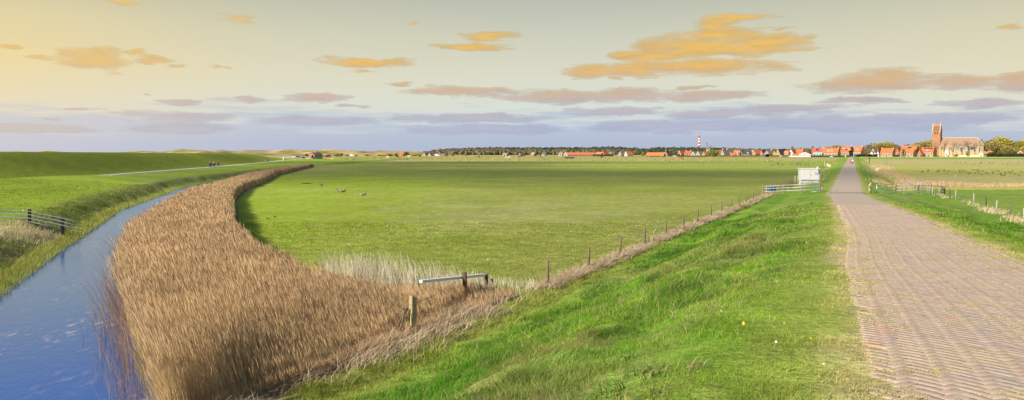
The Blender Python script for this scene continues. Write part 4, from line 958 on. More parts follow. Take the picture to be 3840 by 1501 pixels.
# ------------------------------------------------------------------ houses
def quad_slab(p, t):          # p: four corners of a roof plane, thickened downwards
    n = (Vector(p[1])-Vector(p[0])).cross(Vector(p[3])-Vector(p[0])).normalized()
    if n.z < 0: n = -n
    a = [Vector(q) for q in p]; b = [q-n*t for q in a]
    return a+b, [(0, 1, 2, 3), (7, 6, 5, 4), (0, 4, 5, 1), (1, 5, 6, 2), (2, 6, 7, 3), (3, 7, 4, 0)]
def house(u0, u1, vt, ve, Y, style, wm, rm, label, depth=8.0, turn=-18, chim=(), dorm=(), solar=None, trim=None, name='house', cat='house', group='houses of the village', nwin=3, hip=0.0, door=True):
    """u0..u1: facade seen in the photo (to get its true width), vt / ve: heights of ridge and eaves; stands on the ground at distance Y"""
    rz = -math.atan((u0-CX)/F)+math.radians(turn); r1 = (u1-CX)/F; x0 = (u0-CX)/F*Y
    w = (r1*Y-x0)/(math.cos(rz)-r1*math.sin(rz)); zg = z1(x0, Y)-.3
    zr = EYE+(HY-vt)*Y/F-zg; ze = EYE+(HY-ve)*Y/F-zg; D = depth
    g = empty(name, (x0, Y, zg), rz); tag(g, label, cat, group)
    mb = MB(); e = .12
    if style == 'side':      # ridge runs along the facade
        mb.add([(0, 0, 0), (0, D, 0), (0, D, ze), (0, D/2, zr-e), (0, 0, ze), (w, 0, 0), (w, D, 0), (w, D, ze), (w, D/2, zr-e), (w, 0, ze)],
               [(0, 1, 2, 3, 4), (9, 8, 7, 6, 5), (0, 4, 9, 5), (1, 6, 7, 2), (4, 3, 8, 9), (3, 2, 7, 8), (0, 5, 6, 1)])
    else:
        mb.add([(0, 0, 0), (w, 0, 0), (w, 0, ze), (w/2, 0, zr-e), (0, 0, ze), (0, D, 0), (w, D, 0), (w, D, ze), (w/2, D, zr-e), (0, D, ze)],
               [(4, 3, 2, 1, 0), (5, 6, 7, 8, 9), (0, 1, 6, 5), (1, 2, 7, 6), (4, 0, 5, 9), (2, 3, 8, 7), (3, 4, 9, 8)])
    mb.build('wall', wm, g)
    rf = MB(); o = .35; k = (zr-ze)/((D if style == 'side' else w)/2); t = .22
    if style == 'side':
        h_ = hip*(D/2)
        rf.add(*quad_slab([(-o+.0, -o, ze-o*k+t), (w+o, -o, ze-o*k+t), (w+o-h_, D/2, zr+t), (-o+h_, D/2, zr+t)], t)); rf.add(*quad_slab([(w+o, D+o, ze-o*k+t), (-o, D+o, ze-o*k+t), (-o+h_, D/2+.01, zr+t), (w+o-h_, D/2+.01, zr+t)], t))
    else:
        rf.add(*quad_slab([(-o, -o, ze-o*k+t), (-o, D+o, ze-o*k+t), (w/2, D+o, zr+t), (w/2, -o, zr+t)], t)); rf.add(*quad_slab([(w+o, -o, ze-o*k+t), (w+o, D+o, ze-o*k+t), (w/2+.01, D+o, zr+t), (w/2+.01, -o, zr+t)], t))
    roof = rf.build('roof', rm, g)
    for f in chim:
        mb = MB(); cx_, cy_ = (w*f, D/2) if style == 'side' else (w/2, D*f); mb.box((cx_, cy_, zr+.5), (.9, .9, 1.8)); mb.box((cx_, cy_, zr+1.46), (1.05, 1.05, .12)); mb.build('chimney', BRICKG if wm is not BRICKG else WHITE, roof)
    for f, wd in dorm:
        mb = MB(); zz = ze+(zr-ze)*.36; yy = D/2*.36; x_ = w*f
        mb.box((x_, yy+.3, zz+.35), (wd, 2.2, 1.5)); dm = mb.build('dormer', WHITE, roof, bevel=.05)
        mb = MB()
        for s in ((-.25, .25) if wd > 2 else (0,)): mb.box((x_+s*wd, yy-.83, zz+.38), (wd*.32 if wd > 2 else wd*.5, .06, .95))
        mb.build('pane', GLASS, dm)
    if solar:
        f0, f1, h0, h1 = solar; mb = MB(); P_ = []
        for fx, hh in ((f0, h0), (f1, h0), (f1, h1), (f0, h1)):
            z_ = ze+(zr-ze)*hh+t+.16
            if style == 'side': P_.append((w*fx, D/2*hh-.05, z_))
            else: P_.append((w-(w/2)*hh+.05, D*fx, z_))
        mb.add(*quad_slab(P_, .08)); mb.build('solar_panel', PANEL, roof)
    if trim is not None:
        mb = MB()
        if style != 'side':
            for s in (0, 1):
                xa = -o if s == 0 else w+o; P_ = [(xa, -o-.06, ze-o*k+t+.03), (w/2, -o-.06, zr+t+.03), (w/2, -o-.06, zr-.45), (xa, -o-.06, ze-o*k-.35)]
                mb.add(P_+[(a, b+.05, c) for a, b, c in P_], [(0, 1, 2, 3), (7, 6, 5, 4), (0, 4, 5, 1), (1, 5, 6, 2), (2, 6, 7, 3), (3, 7, 4, 0)])
        else:
            for xa in (-o-.06, w+o+.01):
                P_ = [(xa, -o, ze-o*k+t+.03), (xa, D/2, zr+t+.03), (xa, D/2, zr-.3), (xa, -o, ze-o*k-.25)]
                mb.add(P_+[(a+.05, b, c) for a, b, c in P_], [(0, 1, 2, 3), (7, 6, 5, 4), (0, 4, 5, 1), (1, 5, 6, 2), (2, 6, 7, 3), (3, 7, 4, 0)])
        mb.build('gable_board', trim, g)
    fr = [(i+.5)/(nwin+(1 if door else 0)) for i in range(nwin+(1 if door else 0))]
    hw = min(1.5, max(.8, ze*.42))
    for i, f in enumerate(fr):
        if door and i == len(fr)//2:
            mb = MB(); mb.box((w*f, -.03, min(2.3, ze*.8)/2+.3), (1.0, .06, min(2.1, ze*.8))); mb.build('door', DARKR, g); continue
        mb = MB(); mb.box((w*f, -.035, ze*.55), (min(1.5, w*.6/len(fr)), .07, hw)); wn = mb.build('window', GLASS, g)
        mb = MB(); ww = min(1.5, w*.6/len(fr)); 
        for sx in (-1, 1): mb.box((w*f+sx*ww*.5, -.05, ze*.55), (.14, .09, hw+.26))
        for sz in (-1, 1): mb.box((w*f, -.05, ze*.55+sz*(hw*.5+.06)), (ww-.16, .09, .13))
        mb.build('frame', WHITE, wn)
    if style != 'side' and zr-ze > 2.2:
        mb = MB(); mb.box((w/2, -.035, ze+(zr-ze)*.28), (1.2, .07, 1.1)); wn = mb.build('window', GLASS, g)
        mb = MB(); mb.box((w/2, -.08, ze+(zr-ze)*.28), (.1, .04, 1.2)); mb.box((w/2, -.08, ze+(zr-ze)*.28+.62), (1.45, .05, .12)); mb.build('frame', WHITE, wn)
    return g
H = house
# right hand part of the village, from the church leftwards
H(3452, 3499, 554, 570, 890, 'side', BRICK, ORANGE, 'orange roofed house with solar strip and white dormer, just left of the church tower', 9, -24, (.95,), ((.5, 2.6),), (.15, .85, .62, .86))
H(3440, 3456, 563, 579, 880, 'gable', BRICKR, ORANGE, 'low orange roofed outbuilding in front of the solar house left of the church', 7, -20, nwin=1)
H(3375, 3424, 559, 574, 870, 'side', BRICK, ORANGE, 'low orange roofed house with a dormer, in front of the tallest orange roof', 9, -22, (.8,), ((.35, 2.2),))
H(3372, 3430, 548, 574, 905, 'side', BRICK, ORANGE, 'largest house with a steep orange roof and one dark solar panel, left of the church', 13, -24, (), (), (.42, .72, .62, .82))
H(3357, 3372, 556, 572, 885, 'gable', BRICKR, ORANGE2, 'pair gable house with orange roof between the low brick house and the largest roof', 10, -24, (), nwin=2)
H(3302, 3346, 557, 573, 880, 'side', BRICK, ORANGE, 'low brick house with two chimneys and orange roof, first right of the bare trees', 8, -22, (.03, .97), nwin=4)
H(3288, 3296, 560, 573, 900, 'gable', WHITE, ORANGE2, 'tiny white gabled house with red roof among the bare trees', 6, -20, nwin=1, door=False)
H(3264, 3283, 557, 574, 930, 'gable', WHITE, GREYR, 'white house with a grey tiled roof behind bare trunks right of the road', 9, -20, nwin=2)
H(3238, 3245, 560, 573, 940, 'gable', BRICKR, ORANGE2, 'narrow red roofed house squeezed behind the dark gable right of the road', 8, -15, nwin=1, door=False)
H(3199, 3228, 550, 569, 870, 'side', BRICK, ORANGE, 'orange roofed house with wide dormer and black gable at the right of the road end', 10, -26, (.98,), ((.5, 3.6),))
H(3153, 3191, 549, 567, 885, 'side', BRICKR, ORANGE, 'orange roofed house with solar row and dormer behind the dark conifer at the road end', 10, -16, (.96,), ((.28, 2.6), (.75, 1.4)), (.05, .65, .10, .34))
H(3083, 3141, 556, 572.5, 870, 'side', BRICK, ORANGE, 'long brick house with two arched white dormers and chimneys at both ends', 9, -18, (.02, .98), ((.38, 3.0), (.60, 1.8)), nwin=4)
H(3044, 3083, 557, 573, 910, 'side', BRICKR, ORANGE2, 'red roofed house with two dark roof panels behind the turquoise shed', 9, -12, (.9,), (), (.35, .62, .45, .85))
H(3050, 3082, 573, 576, 860, 'side', mat('turquoise_boards', C(120, 170, 160), .8, .1), mat('pale_metal_roof', C(170, 190, 196), .5, .1), 'low turquoise shed with pale metal roof behind the hedge', 5, -14, name='shed', cat='shed', group=None, nwin=2)
H(2996, 3040, 571, 580, 855, 'gable', WHITE, ORANGE2, 'low white bungalow with a broad white gable behind the white wall', 12, -6, trim=WHITE, nwin=4)
H(2971, 2990, 577, 583, 850, 'side', WHITE, ORANGE, 'small low orange roofed shed left of the white bungalow', 5, -10, name='shed', cat='shed', group=None, nwin=1)
H(2984, 3009, 560, 574, 960, 'side', BRICKR, ORANGE, 'house with a tall plain orange roof behind the white bungalow', 9, -14, (.9,), nwin=3)
H(2957, 2975, 561, 576, 940, 'gable', WHITE, ORANGE2, 'white gabled house with bold white trim left of the tall plain orange roof', 10, -24, (), trim=WHITE, nwin=2)
H(2940, 2957, 566, 576, 900, 'side', BRICK, ORANGE, 'little orange roofed house with a white balcony band', 7, -16, (), ((.5, 3.2),), nwin=2)
H(2909, 2925, 561, 578, 900, 'gable', BRICK, DARKR, 'house with yellow edged gable and dark slate roof in the left village', 13, -34, (), trim=mat('yellow_trim', C(222, 186, 110)), nwin=2)
H(2899, 2910, 567, 578, 905, 'gable', BRICK, ORANGE2, 'small yellow edged gable house beside the dark slate roof', 7, -30, trim=mat('yellow_trim', C(222, 186, 110)), nwin=1)
H(2866, 2884, 565, 577, 920, 'gable', BRICKG, GREYR, 'house with pinkish grey tiled gable roof behind the dark field shed', 12, -30, (.9,), nwin=2)
H(2848, 2861, 562, 577, 930, 'gable', BRICKR, ORANGE2, 'narrow red roofed gable house with a dark roof panel', 9, -30, (.3,), (), (.1, .9, .3, .9), nwin=1)
H(2814, 2833, 563, 577, 930, 'gable', BRICK, ORANGE, 'gable house with orange right roof slope and a dark window triangle', 10, -36, (), trim=mat('lilac_trim', C(200, 186, 190)), nwin=2)
H(2787, 2812, 567, 579, 920, 'side', BRICKG, DARKR, 'house under a large blue black slate roof with one white dormer', 8, -16, (), ((.66, 1.8),), nwin=2)
H(2773, 2785, 566, 579, 940, 'gable', BRICK, GREYR, 'tan gabled house left of the blue black slate roof', 8, -26, nwin=1)
H(2750, 2772, 564, 577, 925, 'side', BRICKG, ORANGE2, 'bright red orange roofed house with a small white dormer', 9, -16, (), ((.62, 1.8),), hip=.5, nwin=2)
H(2741, 2756, 575, 581, 900, 'side', WHITE, ORANGE, 'low white house with orange lean roof in front of the bright red roof', 5, -10, name='shed', cat='shed', group=None, nwin=1)
H(2723, 2740, 565, 576, 960, 'gable', BRICKG, GREYR, 'grey gabled house with an orange ridge right of the brown bushes', 10, -30, trim=mat('pale_trim', C(206, 200, 188)), nwin=1)
H(2702, 2716, 562, 578, 940, 'gable', BRICKG, GREYR, 'brown grey gable house with two pale chimneys near the mill bush', 12, -34, (.1, .8), nwin=2)
H(2682, 2704, 564.5, 570, 1000, 'side', BRICKR, ORANGE2, 'long low red roof rising behind the big bush by the mill', 9, -8, nwin=2)
H(2632, 2645, 569, 580, 900, 'gable', BRICK, ORANGE, 'pale yellow gable house with orange roof left of the big bush', 11, -36, nwin=1)
H(2610, 2625, 569, 581, 905, 'gable', BRICKG, GREYR, 'white edged grey gable house below the lighthouse', 10, -34, (), trim=WHITE, nwin=1)
H(2591, 2607, 569, 582, 910, 'gable', BRICKG, GREYR, 'pale gable house with mauve grey roof left below the lighthouse', 12, -36, (), trim=mat('pale_trim', C(206, 200, 188)), nwin=1)
H(2566, 2590, 567, 579, 930, 'side', BRICK, ORANGE2, 'orange roofed house with brick front left of the lighthouse', 8, -16, (.15, .9), nwin=2)
H(2541, 2553, 565, 578, 930, 'gable', BRICK, DULLOR, 'ochre stepped gable house behind the dark garden wall', 12, -30, (), trim=mat('yellow_trim', C(222, 186, 110)), nwin=1)
H(2523, 2546, 578, 583, 900, 'side', WHITE, DARKR, 'low long outbuilding with a flat dark roof below the ochre gable', 5, -10, name='shed', cat='shed', group=None, nwin=3)
H(2488, 2503, 566, 580, 960, 'gable', BRICKR, mat('brown_thatch', C(112, 86, 62)), 'brown farmhouse with two white chimneys beside the long orange barn', 12, -30, (.1, .9), nwin=2)
H(2424, 2488, 573, 584, 900, 'side', BLACKW, DULLOR, 'long barn with weathered orange roof and black board walls', 12, -12, (), trim=WHITE, name='barn', cat='barn', group=None, nwin=2)
H(2341, 2353, 568.5, 581, 960, 'gable', WHITE, DULLOR, 'white trimmed gable house with rusty orange right slope', 11, -40, (), trim=WHITE, nwin=1)
H(2319, 2330, 569, 580, 970, 'gable', BRICKG, GREYR, 'white trimmed gable house with lilac grey roof, standing apart left of the long barn', 10, -40, (), trim=WHITE, nwin=1)
H(2254, 2266, 569, 579, 990, 'gable', BRICKR, ORANGE2, 'red roofed house with white trimmed twin gable in front of the wood', 10, -38, (), trim=WHITE, nwin=1)
H(2234, 2254, 571, 580, 985, 'side', BRICKR, DULLOR, 'dull orange roofed house joined left of the red twin gable', 8, -12, nwin=2)
H(2279, 2292, 571, 578, 1000, 'side', BRICK, GREYR, 'low ochre house half hidden by pale trees in front of the wood', 7, -12, nwin=2)
H(2202, 2217, 573.5, 581, 1000, 'side', BRICKG, mat('grey_thatch', C(124, 112, 98)), 'low house under a rounded grey thatch roof in front of the wood', 8, -12, hip=.9, nwin=2)
H(2114, 2128, 572.5, 581, 980, 'gable', BRICKG, DULLOR, 'long farm barn with salmon orange roof and white gable edge, left of the others', 40, -62, (), trim=WHITE, name='barn', cat='barn', group=None, nwin=2)
H(2094, 2107, 573, 579, 990, 'side', WHITE, mat('pink_grey_roof', C(160, 118, 116)), 'small white house with mauve roof and chimney left of the salmon barn', 7, -16, (.5,), nwin=2, hip=.8)
H(2031, 2042, 573.5, 580, 1000, 'side', mat('pale_green_boards', C(178, 198, 190)), GREYR, 'pale green holiday hut with rounded roof in front of the wood', 8, -20, hip=.9, nwin=1)
H(1990, 2002, 571, 580, 1010, 'side', BRICK, mat('pinkish_thatch', C(176, 140, 122)), 'tall thatched hut with pinkish roof in front of the wood', 8, -26, hip=.6, nwin=1)
H(1944, 1953, 573, 582, 1000, 'gable', BRICKG, mat('grey_thatch', C(124, 112, 98)), 'steep thatched hut with a single slanting roof beside the dark car', 9, -38, nwin=1)
H(1884, 1900, 574, 580, 990, 'side', BRICK, mat('pinkish_thatch', C(176, 140, 122)), 'cream hut under a hipped thatched roof at the left of the wood', 8, -18, hip=.9, nwin=2)
H(1586, 1596, 576, 585, 960, 'gable', WHITE, BRICKR, 'white fronted holiday chalet, leftmost of the row under the wood', 8, -36, (), trim=WHITE, nwin=1, group='holiday chalets under the wood')
H(1605, 1616, 576, 585, 960, 'gable', WHITE, BRICKR, 'white fronted holiday chalet, second from the left under the wood', 8, -36, (), trim=WHITE, nwin=1, group='holiday chalets under the wood')
for k, u in enumerate((1624, 1633, 1642, 1651, 1660)):
    H(u, u+9, 576, 584.5, 965, 'gable', BRICK, mat('salmon_tiles', C(196, 158, 138)), 'salmon roofed holiday chalet, '+('first', 'second', 'third', 'fourth', 'last')[k]+' of the close row right of the two white fronts', 7, -30, nwin=1, group='holiday chalets under the wood')
H(1495, 1509, 574, 583, 950, 'side', BRICKG, mat('vivid_orange_tiles', C(220, 96, 48)), 'lone hut with a vivid orange roof in front of the dunes', 8, -26, hip=.3, nwin=1)
H(1160, 1179, 573, 581, 690, 'gable', BRICKR, mat('mauve_tiles', C(124, 98, 100)), 'brick farmhouse with steep mauve roof and black shed beside the dike', 11, -38, (.5,), nwin=2, name='farmhouse')
H(1160, 1168, 580.5, 584, 687, 'side', BRICKR, DULLOR, 'brick porch with pinkish lean roof on the left of the farmhouse', 3.5, -20, nwin=1, door=False, name='porch', cat='porch', group=None)
# right of the church
H(3727, 3741, 552, 566, 930, 'side', BRICKR, ORANGE, 'tall orange roofed house seen through the trees right of the church', 8, -20, nwin=1)
H(3745, 3768, 570, 578, 900, 'side', WHITE, mat('dusky_red_tiles', C(186, 96, 76)), 'dusky red roofed house with white dormer behind trees right of the church', 9, -20, (), ((.6, 3.6),), nwin=3)
H(3700, 3722, 568, 577, 900, 'side', BRICK, DULLOR, 'low house with faded roof between trunks just right of the stone hut', 8, -14, (.5,), nwin=2)
H(3773, 3795, 567, 577, 910, 'gable', WHITE, DARKR, 'white gabled house with dark roof between trees at the right', 9, -24, (), trim=WHITE, nwin=1)
H(3815, 3838, 566, 576, 900, 'gable', BRICKR, ORANGE2, 'rust red house with white gable boards at the right edge', 9, -20, (), trim=WHITE, nwin=1)
H(3795, 3812, 560, 573, 960, 'side', BRICKR, ORANGE, 'orange roof glimpsed above hedges near the right edge', 9, -20, nwin=1)
# dark field shed open to the front
A = W3(2855, 588, 850); g = empty('field_shed', (A.x, A.y, -.2), -.3); tag(g, 'small black open fronted field shed standing in the pasture before the village', 'shed')
mb = MB(); mb.add([(0, 0, 0), (4.2, 0, 0), (4.2, 0, 2.9), (0, 0, 2.2), (0, 5, 0), (4.2, 5, 0), (4.2, 5, 2.9), (0, 5, 2.2)], [(0, 1, 2, 3), (7, 6, 5, 4), (0, 4, 5, 1), (3, 2, 6, 7), (3, 7, 4, 0), (1, 5, 6, 2)]); mb.build('wall', mat('grey_boards', C(92, 90, 96), .9, .2), g)
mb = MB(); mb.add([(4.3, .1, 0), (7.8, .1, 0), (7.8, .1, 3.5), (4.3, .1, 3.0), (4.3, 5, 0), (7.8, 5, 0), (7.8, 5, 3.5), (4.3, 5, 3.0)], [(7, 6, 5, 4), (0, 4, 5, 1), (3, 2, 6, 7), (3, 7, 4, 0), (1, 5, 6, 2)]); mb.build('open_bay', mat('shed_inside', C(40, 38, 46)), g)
mb = MB(); mb.add(*quad_slab([(-.3, -.3, 2.3), (8.1, -.3, 3.75), (8.1, 5.3, 3.75), (-.3, 5.3, 2.3)], .15)); mb.build('roof', mat('pale_sheet', C(168, 166, 170)), g)
def wall_obj(name, u0, u1, v0, v1, Y, m, label, cat='wall', d=.5, turn=-10, cap=None):
    rz = -math.atan((u0-CX)/F)+math.radians(turn); x0 = (u0-CX)/F*Y; r1 = (u1-CX)/F; w = (r1*Y-x0)/(math.cos(rz)-r1*math.sin(rz))
    zt = EYE-(v0-HY)/F*Y; g = empty(name, (x0, Y, min(z1(x0, Y), zt-.5)-.2), rz); tag(g, label, cat); hh = zt-g.location.z
    mb = MB(); n = max(2, int(w/4))
    for k in range(n): mb.box((w*(k+.5)/n, d/2, (hh+.0)/2), (w/n-.02, d, hh-(.04 if k % 2 else 0)))
    mb.build('wall_panel', m, g)
    mb = MB(); mb.box((w/2, d/2, hh+.06), (w+.1, d+.14, .10)); mb.build('coping', cap or m, g); return g
wall_obj('garden_wall', 2958, 3038, 585, 590, 840, WHITE, 'low white garden wall in front of the white bungalow')
wall_obj('churchyard_wall', 3545, 3671, 582.5, 588, 890, mat('pale_brick_wall', C(214, 196, 160)), 'low pale churchyard wall running below the church nave', turn=-12)
H(3671, 3687, 567, 576, 880, 'gable', mat('pale_brick_wall', C(214, 196, 160)), mat('stone_tiles', C(196, 172, 140)), 'small windowless pale stone hut at the right end of the churchyard wall', 9, -26, nwin=0, door=True, name='stone_hut', cat='hut', group=None)

# ------------------------------------------------------------------ church
def church():
    Y = 935.0; u0 = 3495.5; rz = -math.atan((u0-CX)/F)-math.radians(13); x0 = (u0-CX)/F*Y
    g = empty('church', (x0, Y, -.3), rz); tag(g, 'medieval brick church with a saddle roofed tower at the left of its long buttressed nave', 'church')
    def wd(u, y_=0.0):
        r1 = (u-CX)/F; c, s = math.cos(rz), math.sin(rz); ox = x0-s*y_; oy = Y+c*y_
        return (r1*oy-ox)/(c-r1*s)
    sc = Y/F; zz = lambda v: EYE+(HY-v)*sc+.3
    TB = mat('tower_brick', C(160, 116, 86), .9, .15, .8); NB = mat('nave_brick', C(172, 150, 114), .9, .12, .8); TR = mat('tower_slates', C(120, 92, 80), .85, .15, 1)
    NR = mat('nave_slates', C(146, 118, 96), .85, .12, .6); CP = mat('pale_coping', C(190, 152, 108), .85, .1, 1)
    tw = wd(3526); ze = zz(494); zr = zz(465); 
    mb = MB(); mb.add([(0, 0, 0), (0, tw, 0), (0, tw, ze), (0, tw/2, zr), (0, 0, ze), (tw, 0, 0), (tw, tw, 0), (tw, tw, ze), (tw, tw/2, zr), (tw, 0, ze)], [(0, 1, 2, 3, 4), (9, 8, 7, 6, 5), (0, 4, 9, 5), (1, 6, 7, 2), (4, 3, 8, 9), (3, 2, 7, 8), (0, 5, 6, 1)])
    for z_ in (zz(530), zz(508)): mb.box((tw/2, tw/2, z_), (tw+.4, tw+.4, .35))
    tower = mb.build('tower', TB, g)
    mb = MB(); mb.add(*quad_slab([(1.0, -.2, ze+.15), (tw-1.0, -.2, ze+.15), (tw-1.0, tw/2, zr-.2), (1.0, tw/2, zr-.2)], .3)); mb.add(*quad_slab([(tw-1, tw+.2, ze+.15), (1, tw+.2, ze+.15), (1, tw/2+.02, zr-.2), (tw-1, tw/2+.02, zr-.2)], .3)); tr = mb.build('tower_roof', TR, g)
    mb = MB()
    for xa in (-.15, tw-.85):
        P_ = [(xa, -.5, ze-.5), (xa, tw/2, zr+.7), (xa, tw+.5, ze-.5), (xa, tw, ze-1.6), (xa, tw/2, zr-1.0), (xa, 0, ze-1.6)]
        mb.add(P_+[(a+1.0, b, c) for a, b, c in P_], [(0, 1, 4, 5), (1, 2, 3, 4), (11, 10, 7, 6), (10, 9, 8, 7), (0, 6, 7, 1), (1, 7, 8, 2), (5, 4, 10, 11), (4, 3, 9, 10), (0, 5, 11, 6), (2, 8, 9, 3)])
    mb.build('gable_coping', CP, g)
    def arch(cx_, y_, z0, z1_, w_, th=.12):
        n = 7; P_ = [(cx_-w_/2, z0), (cx_+w_/2, z0), (cx_+w_/2, z1_-w_/2)]+[(cx_+w_/2*math.cos(math.pi*k/n), z1_-w_/2+w_*.6*math.sin(math.pi*k/n)) for k in range(1, n)]+[(cx_-w_/2, z1_-w_/2)]
        return P_, y_-th, y_+.02
    DK = mat('belfry_dark', C(54, 44, 42)); RC = mat('recess_brick', C(168, 112, 78), .9, .1, 1)
    for f in (.36, .64):
        mb = MB(); mb.prism(*arch(tw*f, 0, zz(503.5), zz(496.5), 1.35, .05)); w_ = mb.build('belfry_window', DK, tower); mb = MB(); mb.box((tw*f, -.10, zz(500)), (.18, .08, 2.0)); mb.build('mullion', TB, w_) if False else None
        mb = MB(); mb.prism(*arch(tw*(.30 if f < .5 else .62), 0, zz(519), zz(507), 1.5, .04)); mb.build('blind_arch', RC, tower)
    mb = MB(); mb.tube([(tw/2, tw/2, zr), (tw/2, tw/2, zz(450))], [.16, .08], 7); mb.box((tw/2+.4, tw/2, zz(451.5)), (1.1, .1, .6)); mb.build('weather_vane', mat('vane_iron', C(110, 90, 90), .5), tower)
    # nave: starts behind the tower's right corner
    n0 = wd(3523, 0); n1 = wd(3668, 0); D = 15.0; yb = -.6; ne = zz(546.5); nr = zz(517.5)
    mb = MB(); ap = 6.5
    base = [(n0, yb), (n1, yb), (n1+ap*.75, yb+D*.26), (n1+ap*.75, yb+D*.74), (n1, yb+D), (n0, yb+D)]
    V = [(x, y, 0) for x, y in base]+[(x, y, ne) for x, y in base]; mb.add(V, [(0, 1, 7, 6), (1, 2, 8, 7), (2, 3, 9, 8), (3, 4, 10, 9), (4, 5, 11, 10), (5, 0, 6, 11), (6, 7, 8, 9, 10, 11)]); nave = mb.build('nave', NB, g)
    mb = MB(); o = .4; r0 = (n0+1.5, yb+D/2, nr); r1 = (n1-1.5, yb+D/2, nr); E_ = [(n0-.3, yb-o), (n1+.2, yb-o), (n1+ap*.75+o, yb+D*.26-.1), (n1+ap*.75+o, yb+D*.74+.1), (n1+.2, yb+D+o), (n0-.3, yb+D+o)]
    E_ = [(x, y, ne+.02) for x, y in E_]; mb.add(E_+[r0, r1], [(0, 1, 7, 6), (1, 2, 7), (2, 3, 7), (3, 4, 7), (4, 5, 6, 7), (5, 0, 6), (0, 5, 4, 3, 2, 1)]); nrf = mb.build('nave_roof', NR, g)
    mb = MB(); mb.tube([r0, r1], .28, 6)
    for e in (1, 2, 3): mb.tube([r1, tuple(E_[e])], .22, 6)
    mb.tube([E_[0], E_[1]], .2, 6); mb.build('ridge_lead', mat('pale_lead', C(186, 178, 170)), nrf)
    mb = MB(); mb.tube([r1, (r1[0], r1[1], zz(508))], .12, 6); mb.box((r1[0], r1[1], zz(510.5)), (1.2, .14, .25)); mb.build('cross', mat('vane_iron', C(110, 90, 90)), nrf)
    WG = mat('leaded_window', C(150, 152, 158), .4, .2, 2)
    for u in (3569.5, 3594, 3618, 3641, 3662):
        x_ = wd(u, yb); mb = MB(); mb.prism(*arch(x_, yb, zz(572), zz(549.5), 3.1, .06)); w_ = mb.build('window', WG, nave)
        mb = MB()
        for s in (-.75, 0, .75): mb.box((x_+s, yb-.10, zz(561.5)), (.16, .07, 6.2))
        mb.build('mullion', mat('window_bars', C(150, 148, 146)), w_)
    for u in (3528, 3558.5, 3583, 3607, 3632, 3654.5, 3670):
        x_ = wd(u, yb)-.4; mb = MB(); mb.add([(x_, yb, 0), (x_+.9, yb, 0), (x_+.9, yb-1.5, 0), (x_, yb-1.5, 0), (x_, yb, zz(549)), (x_+.9, yb, zz(549)), (x_+.9, yb-.9, zz(554)), (x_, yb-.9, zz(554))], [(3, 2, 1, 0), (4, 5, 6, 7), (0, 1, 5, 4), (1, 2, 6, 5), (2, 3, 7, 6), (3, 0, 4, 7)]); mb.build('buttress', mat('buttress_brick', C(184, 148, 102), .9, .12, 1), nave)
    x_ = wd(3550, yb); mb = MB(); mb.box((x_, yb-.55, 3.2), (3.6, 1.1, 6.2)); mb.prism([(x_-1.8, 6.31), (x_+1.8, 6.31), (x_, 7.9)], yb-1.1, yb-.01); pc = mb.build('porch', WHITE, nave)
    mb = MB(); mb.box((x_, yb-1.14, 1.6), (1.3, .06, 2.8)); mb.build('door', DARKR, pc)
church()

# ------------------------------------------------------------------ lighthouse and windmill
Y = 2300.0; sc = Y/F; A = W3(2622, 600, Y); g = empty('lighthouse', (A.x, A.y, 0)); tag(g, 'tall red and white banded lighthouse rising above the wood', 'lighthouse')
zz = lambda v: EYE+(HY-v)*sc
LR = mat('lighthouse_red', C(196, 62, 58), .7, .08, .3); LW = mat('lighthouse_white', C(238, 232, 226), .7, .05, .3)
ed = [(600, 3.6), (553, 3.25), (545.4, 3.1), (540.6, 2.95), (533.4, 2.8), (528, 2.65), (523, 2.55), (518.5, 2.4), (515.5, 2.35)]
for k in range(len(ed)-1):
    (va, ra), (vb, rb) = ed[k], ed[k+1]; mb = MB(); mb.lathe([(ra, zz(va)), (rb, zz(vb)-.02)], n=20); mb.build('band', LW if k % 2 == 0 else LR, g, True)
mb = MB(); mb.lathe([(2.3, zz(515.5)), (2.9, zz(515.0)), (2.9, zz(514)), (2.2, zz(514)), (2.2, zz(511.5))], n=20); mb.build('gallery', mat('lantern_brown', C(150, 96, 84)), g, True)
mb = MB(); mb.lathe([(2.0, zz(511.5)), (2.0, zz(509.8)), (1.3, zz(508.4)), (.3, zz(507)), (.2, zz(505.5))], n=20); mb.build('lantern', LR, g, True)
Y = 1250.0; sc = Y/F; A = W3(2656.5, 600, Y); g = empty('windmill', (A.x, A.y, 0), math.radians(-30)); tag(g, 'small windmill with dark cross sails above the village roofs beside the lighthouse', 'windmill')
zz = lambda v: EYE+(HY-v)*sc
mb = MB(); mb.lathe([(4.3, 0), (3.6, 5.5), (2.1, zz(555.5))], n=8); mb.build('body', mat('mill_boards', C(150, 138, 126)), g)
mb = MB(); mb.ball((0, 0, zz(554)), (2.3, 3.0, 1.9), 12, 8); mb.build('cap', mat('mill_cap', C(176, 170, 160)), g, True)
mb = MB(); mb.lathe([(4.6, 5.4), (4.7, 5.7)], n=8); mb.build('stage', WHITE, g)
mb = MB()
for s in (-1, 1): mb.tube([(s*3.2, -2.4, zz(555.2)), (s*.5, -4.9, zz(567))], .26, 6)
mb.tube([(-3.3, -2.4, zz(555.0)), (3.3, -2.4, zz(555.0))], .26, 6); mb.tube([(0, -2.6, zz(554.8)), (0, -5.0, zz(567))], .2, 6); mb.build('tail_poles', WHITE, g)
hub = Vector((0, -3.4, zz(552.5))); 
mb = MB(); mb.tube([hub+Vector((0, 1.5, 0)), hub-Vector((0, .9, 0))], .35, 8); mb.build('windshaft', WOODD, g)
